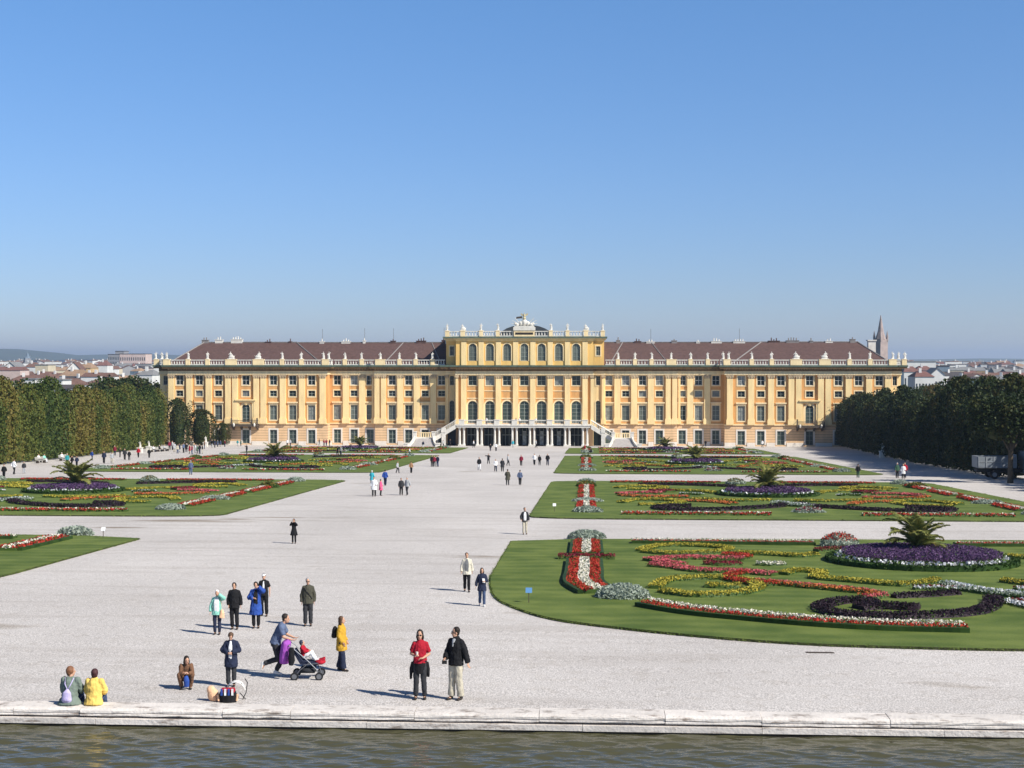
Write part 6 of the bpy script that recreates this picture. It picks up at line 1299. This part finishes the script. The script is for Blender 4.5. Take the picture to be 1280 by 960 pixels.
SPOT = mat('spotted_cloth', (.72,.70,.66), .85, .1, 4); t_ = SPOT.node_tree; vo = t_.nodes.new('ShaderNodeTexVoronoi'); vo.inputs['Scale'].default_value = 9; tc_ = t_.nodes.new('ShaderNodeTexCoord'); t_.links.new(tc_.outputs['Object'], vo.inputs['Vector']); cr_ = t_.nodes.new('ShaderNodeValToRGB'); cr_.color_ramp.elements[0].position = .24; cr_.color_ramp.elements[0].color = (.02,.02,.02,1); cr_.color_ramp.elements[1].position = .28; cr_.color_ramp.elements[1].color = (.72,.70,.66,1); t_.links.new(vo.outputs['Distance'], cr_.inputs[0]); t_.links.new(cr_.outputs[0], t_.nodes['Principled BSDF'].inputs['Base Color'])
m.build('hood', SPOT, fb, smooth=True); m = MB(); m.tube([(.28,-.14,.2),(.32,-.14,.5),(.24,0,.58)], .014, 6); m.tube([(.28,-.14,.2),(.18,-.16,.0)], .014, 6); m.tube([(.1,-.14,.2),(.27,-.15,.0)], .014, 6); m.tube([(-.25,.12,.2),(-.2,.12,0)], .014, 6); m.build('frame', CHAS, fb)

# ------------------------------------------------------------------ distant people: four poses, copied with their own clothes
def far_proto(kind):
    if kind == 'stand': p = posed(); top = dict(sleeve='long', hem=-.10, ease=.03)
    elif kind == 'walk': p = posed(kL=(.10,-.14,.52), aL=(.10,-.17,.10), kR=(-.10,.02,.50), aR=(-.10,.20,.12), tR=(-.10,.05,.03), eL=(.25,.1,1.15), wL=(.26,.14,.92), wR=(-.25,-.14,.92)); top = dict(sleeve='long', hem=-.12, ease=.03)
    elif kind == 'coat': p = posed(eL=(.25,-.02,1.15), wL=(.17,-.16,1.02), wR=(-.26,-.02,.90)); top = dict(sleeve='long', hem=-.36, ease=.035, flare=.06)
    elif kind == 'point': p = posed(eR=(-.34,-.06,1.34), wR=(-.52,-.16,1.42), eL=(.30,-.04,1.2), wL=(.2,-.18,1.3), kL=(.13,-.06,.5), aL=(.18,-.02,.09), aR=(-.16,.08,.09)); top = dict(sleeve='long', hem=-.10, ease=.03)
    else: p = posed(pel=(0,.05,.50), chest=(0,0,.80), neck=(0,-.02,1.02), head=(0,-.05,1.15), sL=(.18,-.01,.95), sR=(-.18,-.01,.95), eL=(.23,-.1,.7), eR=(-.23,-.1,.7), wL=(.12,-.3,.62), wR=(-.12,-.3,.62), hL=(.09,.03,.49), hR=(-.09,.03,.49), kL=(.11,-.4,.5), kR=(-.11,-.4,.5), aL=(.12,-.44,.09), aR=(-.12,-.44,.09)); top = dict(sleeve='long', hem=-.06, ease=.03)
    r = thing('person', '', 'person'); link('body', build_body(p, False), r); garment(hair_mesh(p, 'short', False), 'hair', hairm('dark'), r); garment(top_mesh(p, top, False), 'jacket', cloth('black'), r); garment(trouser_mesh(p, {}, False), 'trousers', cloth('black'), r); garment(shoe_mesh(p, False), 'shoes', SHOE, r)
    for o in r.children:
        if o.name.split('.')[0] not in ('body','shoes'): setmat(o, o.data.materials[0])
    r['top'] = p['head'].z+.125; return r
PROTO = {k: [far_proto(k), False] for k in ('stand','walk','coat','point','sit')}
COLN = dict(black='black', charcoal='charcoal', navy='navy', blue='blue', slate='slate blue', jeans='denim', red='red', white='white', cream='cream', beige='beige', green='dark green', grey='grey', lgrey='pale grey', brown='brown', tan='tan', pink='pink', turquoise='turquoise', teal='teal', sage='grey green', darkred='dark red', olive='olive', mint='mint')
USED = {}
def far(kind, px, py, hy, rz, top, legs, hair, where, extra_=''):
    pr, used = PROTO[kind]; g = G(px, py); hz_ = (V(px, hy, g.y).z-g.z) if hy else 1.7
    hz_ = min(1.9, max(1.45, hz_)) if kind != 'sit' else 1.27
    o = copy_tree(pr) if used else pr; PROTO[kind][1] = True
    o.location = g; o.rotation_euler.z = R(rz); o.scale = (hz_/pr['top'],)*3
    for c in o.children:
        b = c.name.split('.')[0]
        if b == 'jacket': setmat(c, cloth(top))
        elif b == 'trousers': setmat(c, cloth(legs))
        elif b == 'hair': setmat(c, hairm(hair))
    lab = f'{ {"stand":"standing","walk":"walking","coat":"long-coated","point":"gesturing","sit":"seated"}[kind]} person in {COLN[top]} top and {COLN[legs]} trousers{extra_} {where}'
    tag(o, lab, 'person', 'visitors in the garden'); return o
A = 'on the gravel avenue'; L2 = 'by the second left lawn'; L3 = 'by the third left lawn'
for a in (('coat',465,606.5,588,170,'turquoise','black','white',L2),('coat',467.5,620.5,596,5,'white','black','dark',L2),('coat',476,619.5,599,90,'pink','black','dark',L2),('walk',481.5,607,587,175,'blue','navy','dark',L2),('stand',501.5,619,597.5,20,'charcoal','black','dark',L2),('walk',509,619,596.5,-30,'lgrey','charcoal','grey',L2),
 ('walk',497,591.5,577,60,'lgrey','black','dark',L3),('walk',514,591.5,576.5,175,'tan','black','brown',L3),('stand',540,583.5,569,30,'black','black','dark',L3),('stand',543,583.5,569.5,10,'darkred','charcoal','brown',L3),('stand',547,583.5,569,-30,'navy','jeans','dark',L3),('walk',512,570,560.5,100,'white','navy','brown','near the stairs'),('stand',529,560,551,170,'navy','white','dark','at the left staircase'),('walk',554,559.5,550,90,'lgrey','black','dark','under the left staircase'),
 ('walk',599,588,571.5,20,'black','white','dark',A),('point',610.5,580,567,0,'black','black','dark',A),('walk',619.5,589.5,574,10,'white','navy','brown',A),('coat',628,589.5,573,180,'charcoal','black','dark',A),('walk',635,582,568,90,'lgrey','black','brown',A),('walk',651.5,582.5,568.5,0,'darkred','black','auburn',A),('walk',668,581.5,567,-10,'white','black','dark',A),('stand',674.5,581.5,568.5,170,'black','black','dark',A),('walk',684.5,582,567,5,'black','navy','grey',A),
 ('coat',634.5,606.5,586.5,185,'olive','charcoal','dark',A),('walk',650,606.5,587.5,175,'slate','black','dark',A),('walk',613,564,555,0,'black','navy','grey','before the terrace'),('walk',620,564,553.5,180,'white','black','dark','before the terrace'),('stand',641,559.5,550,0,'turquoise','lgrey','dark','before the terrace'),('walk',670,560,549.5,90,'lgrey','black','dark','before the terrace'),('walk',592,559.5,550,90,'white','black','dark','before the terrace'),('stand',562.5,558.5,549,90,'black','black','dark','before the terrace'),
 ('walk',731,566,555,90,'red','beige','dark','by the far right lawn'),('sit',739,568,0,-90,'black','black','dark','by the far right lawn'),('walk',953,559.5,550,10,'white','grey','dark','before the right pavilion'),('stand',882,558.5,550,0,'black','black','dark','before the right wing'),
 ('walk',1072.5,597.5,580,170,'black','green','dark','by the third right lawn'),('stand',1121.5,597.5,578.5,20,'green','black','white','by the third right lawn'),('walk',1131,597.5,578,-20,'red','navy','dark','by the third right lawn'),('coat',1129,598.5,580,0,'white','black','blond','by the third right lawn'),
 ('walk',5,598.5,580.5,10,'black','black','auburn','at the left edge'),('walk',17.5,593,574,160,'white','black','brown','at the left edge'),('stand',30,592,578,20,'charcoal','lgrey','grey','at the left edge'),('sit',48,578,0,75,'white','black','dark','on the first left bench'),('sit',55,578,0,75,'mint','white','dark','on the first left bench'),('sit',77,576,0,75,'white','lgrey','white','on the second left bench'),
 ('stand',84,582,567,30,'teal','black','white','by the left hedge'),('walk',90,583,570,-20,'black','black','auburn','by the left hedge'),('walk',96,583.5,570,10,'navy','black','dark','by the left hedge'),('walk',115,575.5,563,150,'blue','navy','dark','by the left hedge'),('walk',130,579.5,564,10,'navy','black','dark','by the left hedge'),('walk',140,579.5,565.5,30,'lgrey','beige','dark','by the left hedge'),('stand',143.5,569.5,557,0,'darkred','navy','grey','by the left hedge'),('stand',150,571.5,560,90,'black','black','dark','by the left hedge'),('walk',156,575,561,10,'charcoal','black','grey','by the left hedge'),('walk',161.5,575.5,563,20,'black','charcoal','blond','by the left hedge'),('walk',173,572,559,0,'red','black','brown','by the left hedge'),('walk',186.5,572.5,560.5,190,'black','black','dark','by the left hedge'),
 ('sit',191.5,565,0,75,'white','navy','dark','at the end benches'),('sit',199,564.5,0,75,'black','black','white','at the end benches'),('sit',205,564,0,75,'lgrey','black','white','at the end benches')): far(*a)
rp = random.Random(3); CROWD = ((212,562.5,551,'darkred'),(215.5,562.5,551,'white'),(218,565,553,'lgrey'),(222,567,556,'beige'),(224.5,565,554,'navy'),(229.5,566,550.5,'slate'),(233,565.5,554,'black'),(237,567,556,'red'),(240,568,556,'darkred'),(244,566,555,'white'),(246.5,567,556,'green'),(249.5,567.5,555,'black'),(253,567,556,'charcoal'),(255.5,561,551,'brown'),(265,559.5,549.5,'black'),(268.5,559.5,549.5,'navy'),(272,558.5,550,'slate'),(275.5,558.5,550,'jeans'),(281,558.5,550,'darkred'),(297,557.5,550,'teal'),(301,557.5,550,'green'))
for k, (px, py, hy, c) in enumerate(CROWD): far(rp.choice(('stand','stand','walk','coat')), px, py, hy, rp.uniform(-180, 180), c, ('black','navy','beige','jeans','lgrey')[k % 5], ('dark','brown','grey','blond')[k % 4], 'in the crowd at the left pavilion')
far('stand',238.5,593.5,575.5,180,'slate','slate','grey','by the third left lawn front'); far('point',308.5,568.5,551.5,-60,'charcoal','navy','grey','before the left pavilion')
for k, (px, py, c) in enumerate(((359,557.5,'white'),(363,557.5,'lgrey'),(399,556.8,'black'),(405,557.5,'red'),(408,557.5,'darkred'),(412,557.5,'black'),(422,569.5,'black'),(426,569.5,'lgrey'))):
    far('stand' if k % 2 else 'walk', px, py, py-8.5 if k < 6 else 557.5, k*47, c, ('black','navy','grey')[k % 3], ('dark','brown')[k % 2], 'before the left wing')
for k, (x, c) in enumerate(((-8.6,'white'),(-1.7,'tan'),(-.9,'white'),(2.9,'white'))):
    o = far('stand', 640, 560, 551, 0, c, 'navy', ('dark','blond')[k % 2], f'on the palace terrace, {nth(k)} from the left'); o.location = (x, Y0+yC-5.0, Z0+tz+.62); o.scale = (1.,)*3
print('OBJECTS', len(D.objects), 'POLYS', sum(len(o.data.polygons) for o in D.objects if o.type == 'MESH'))
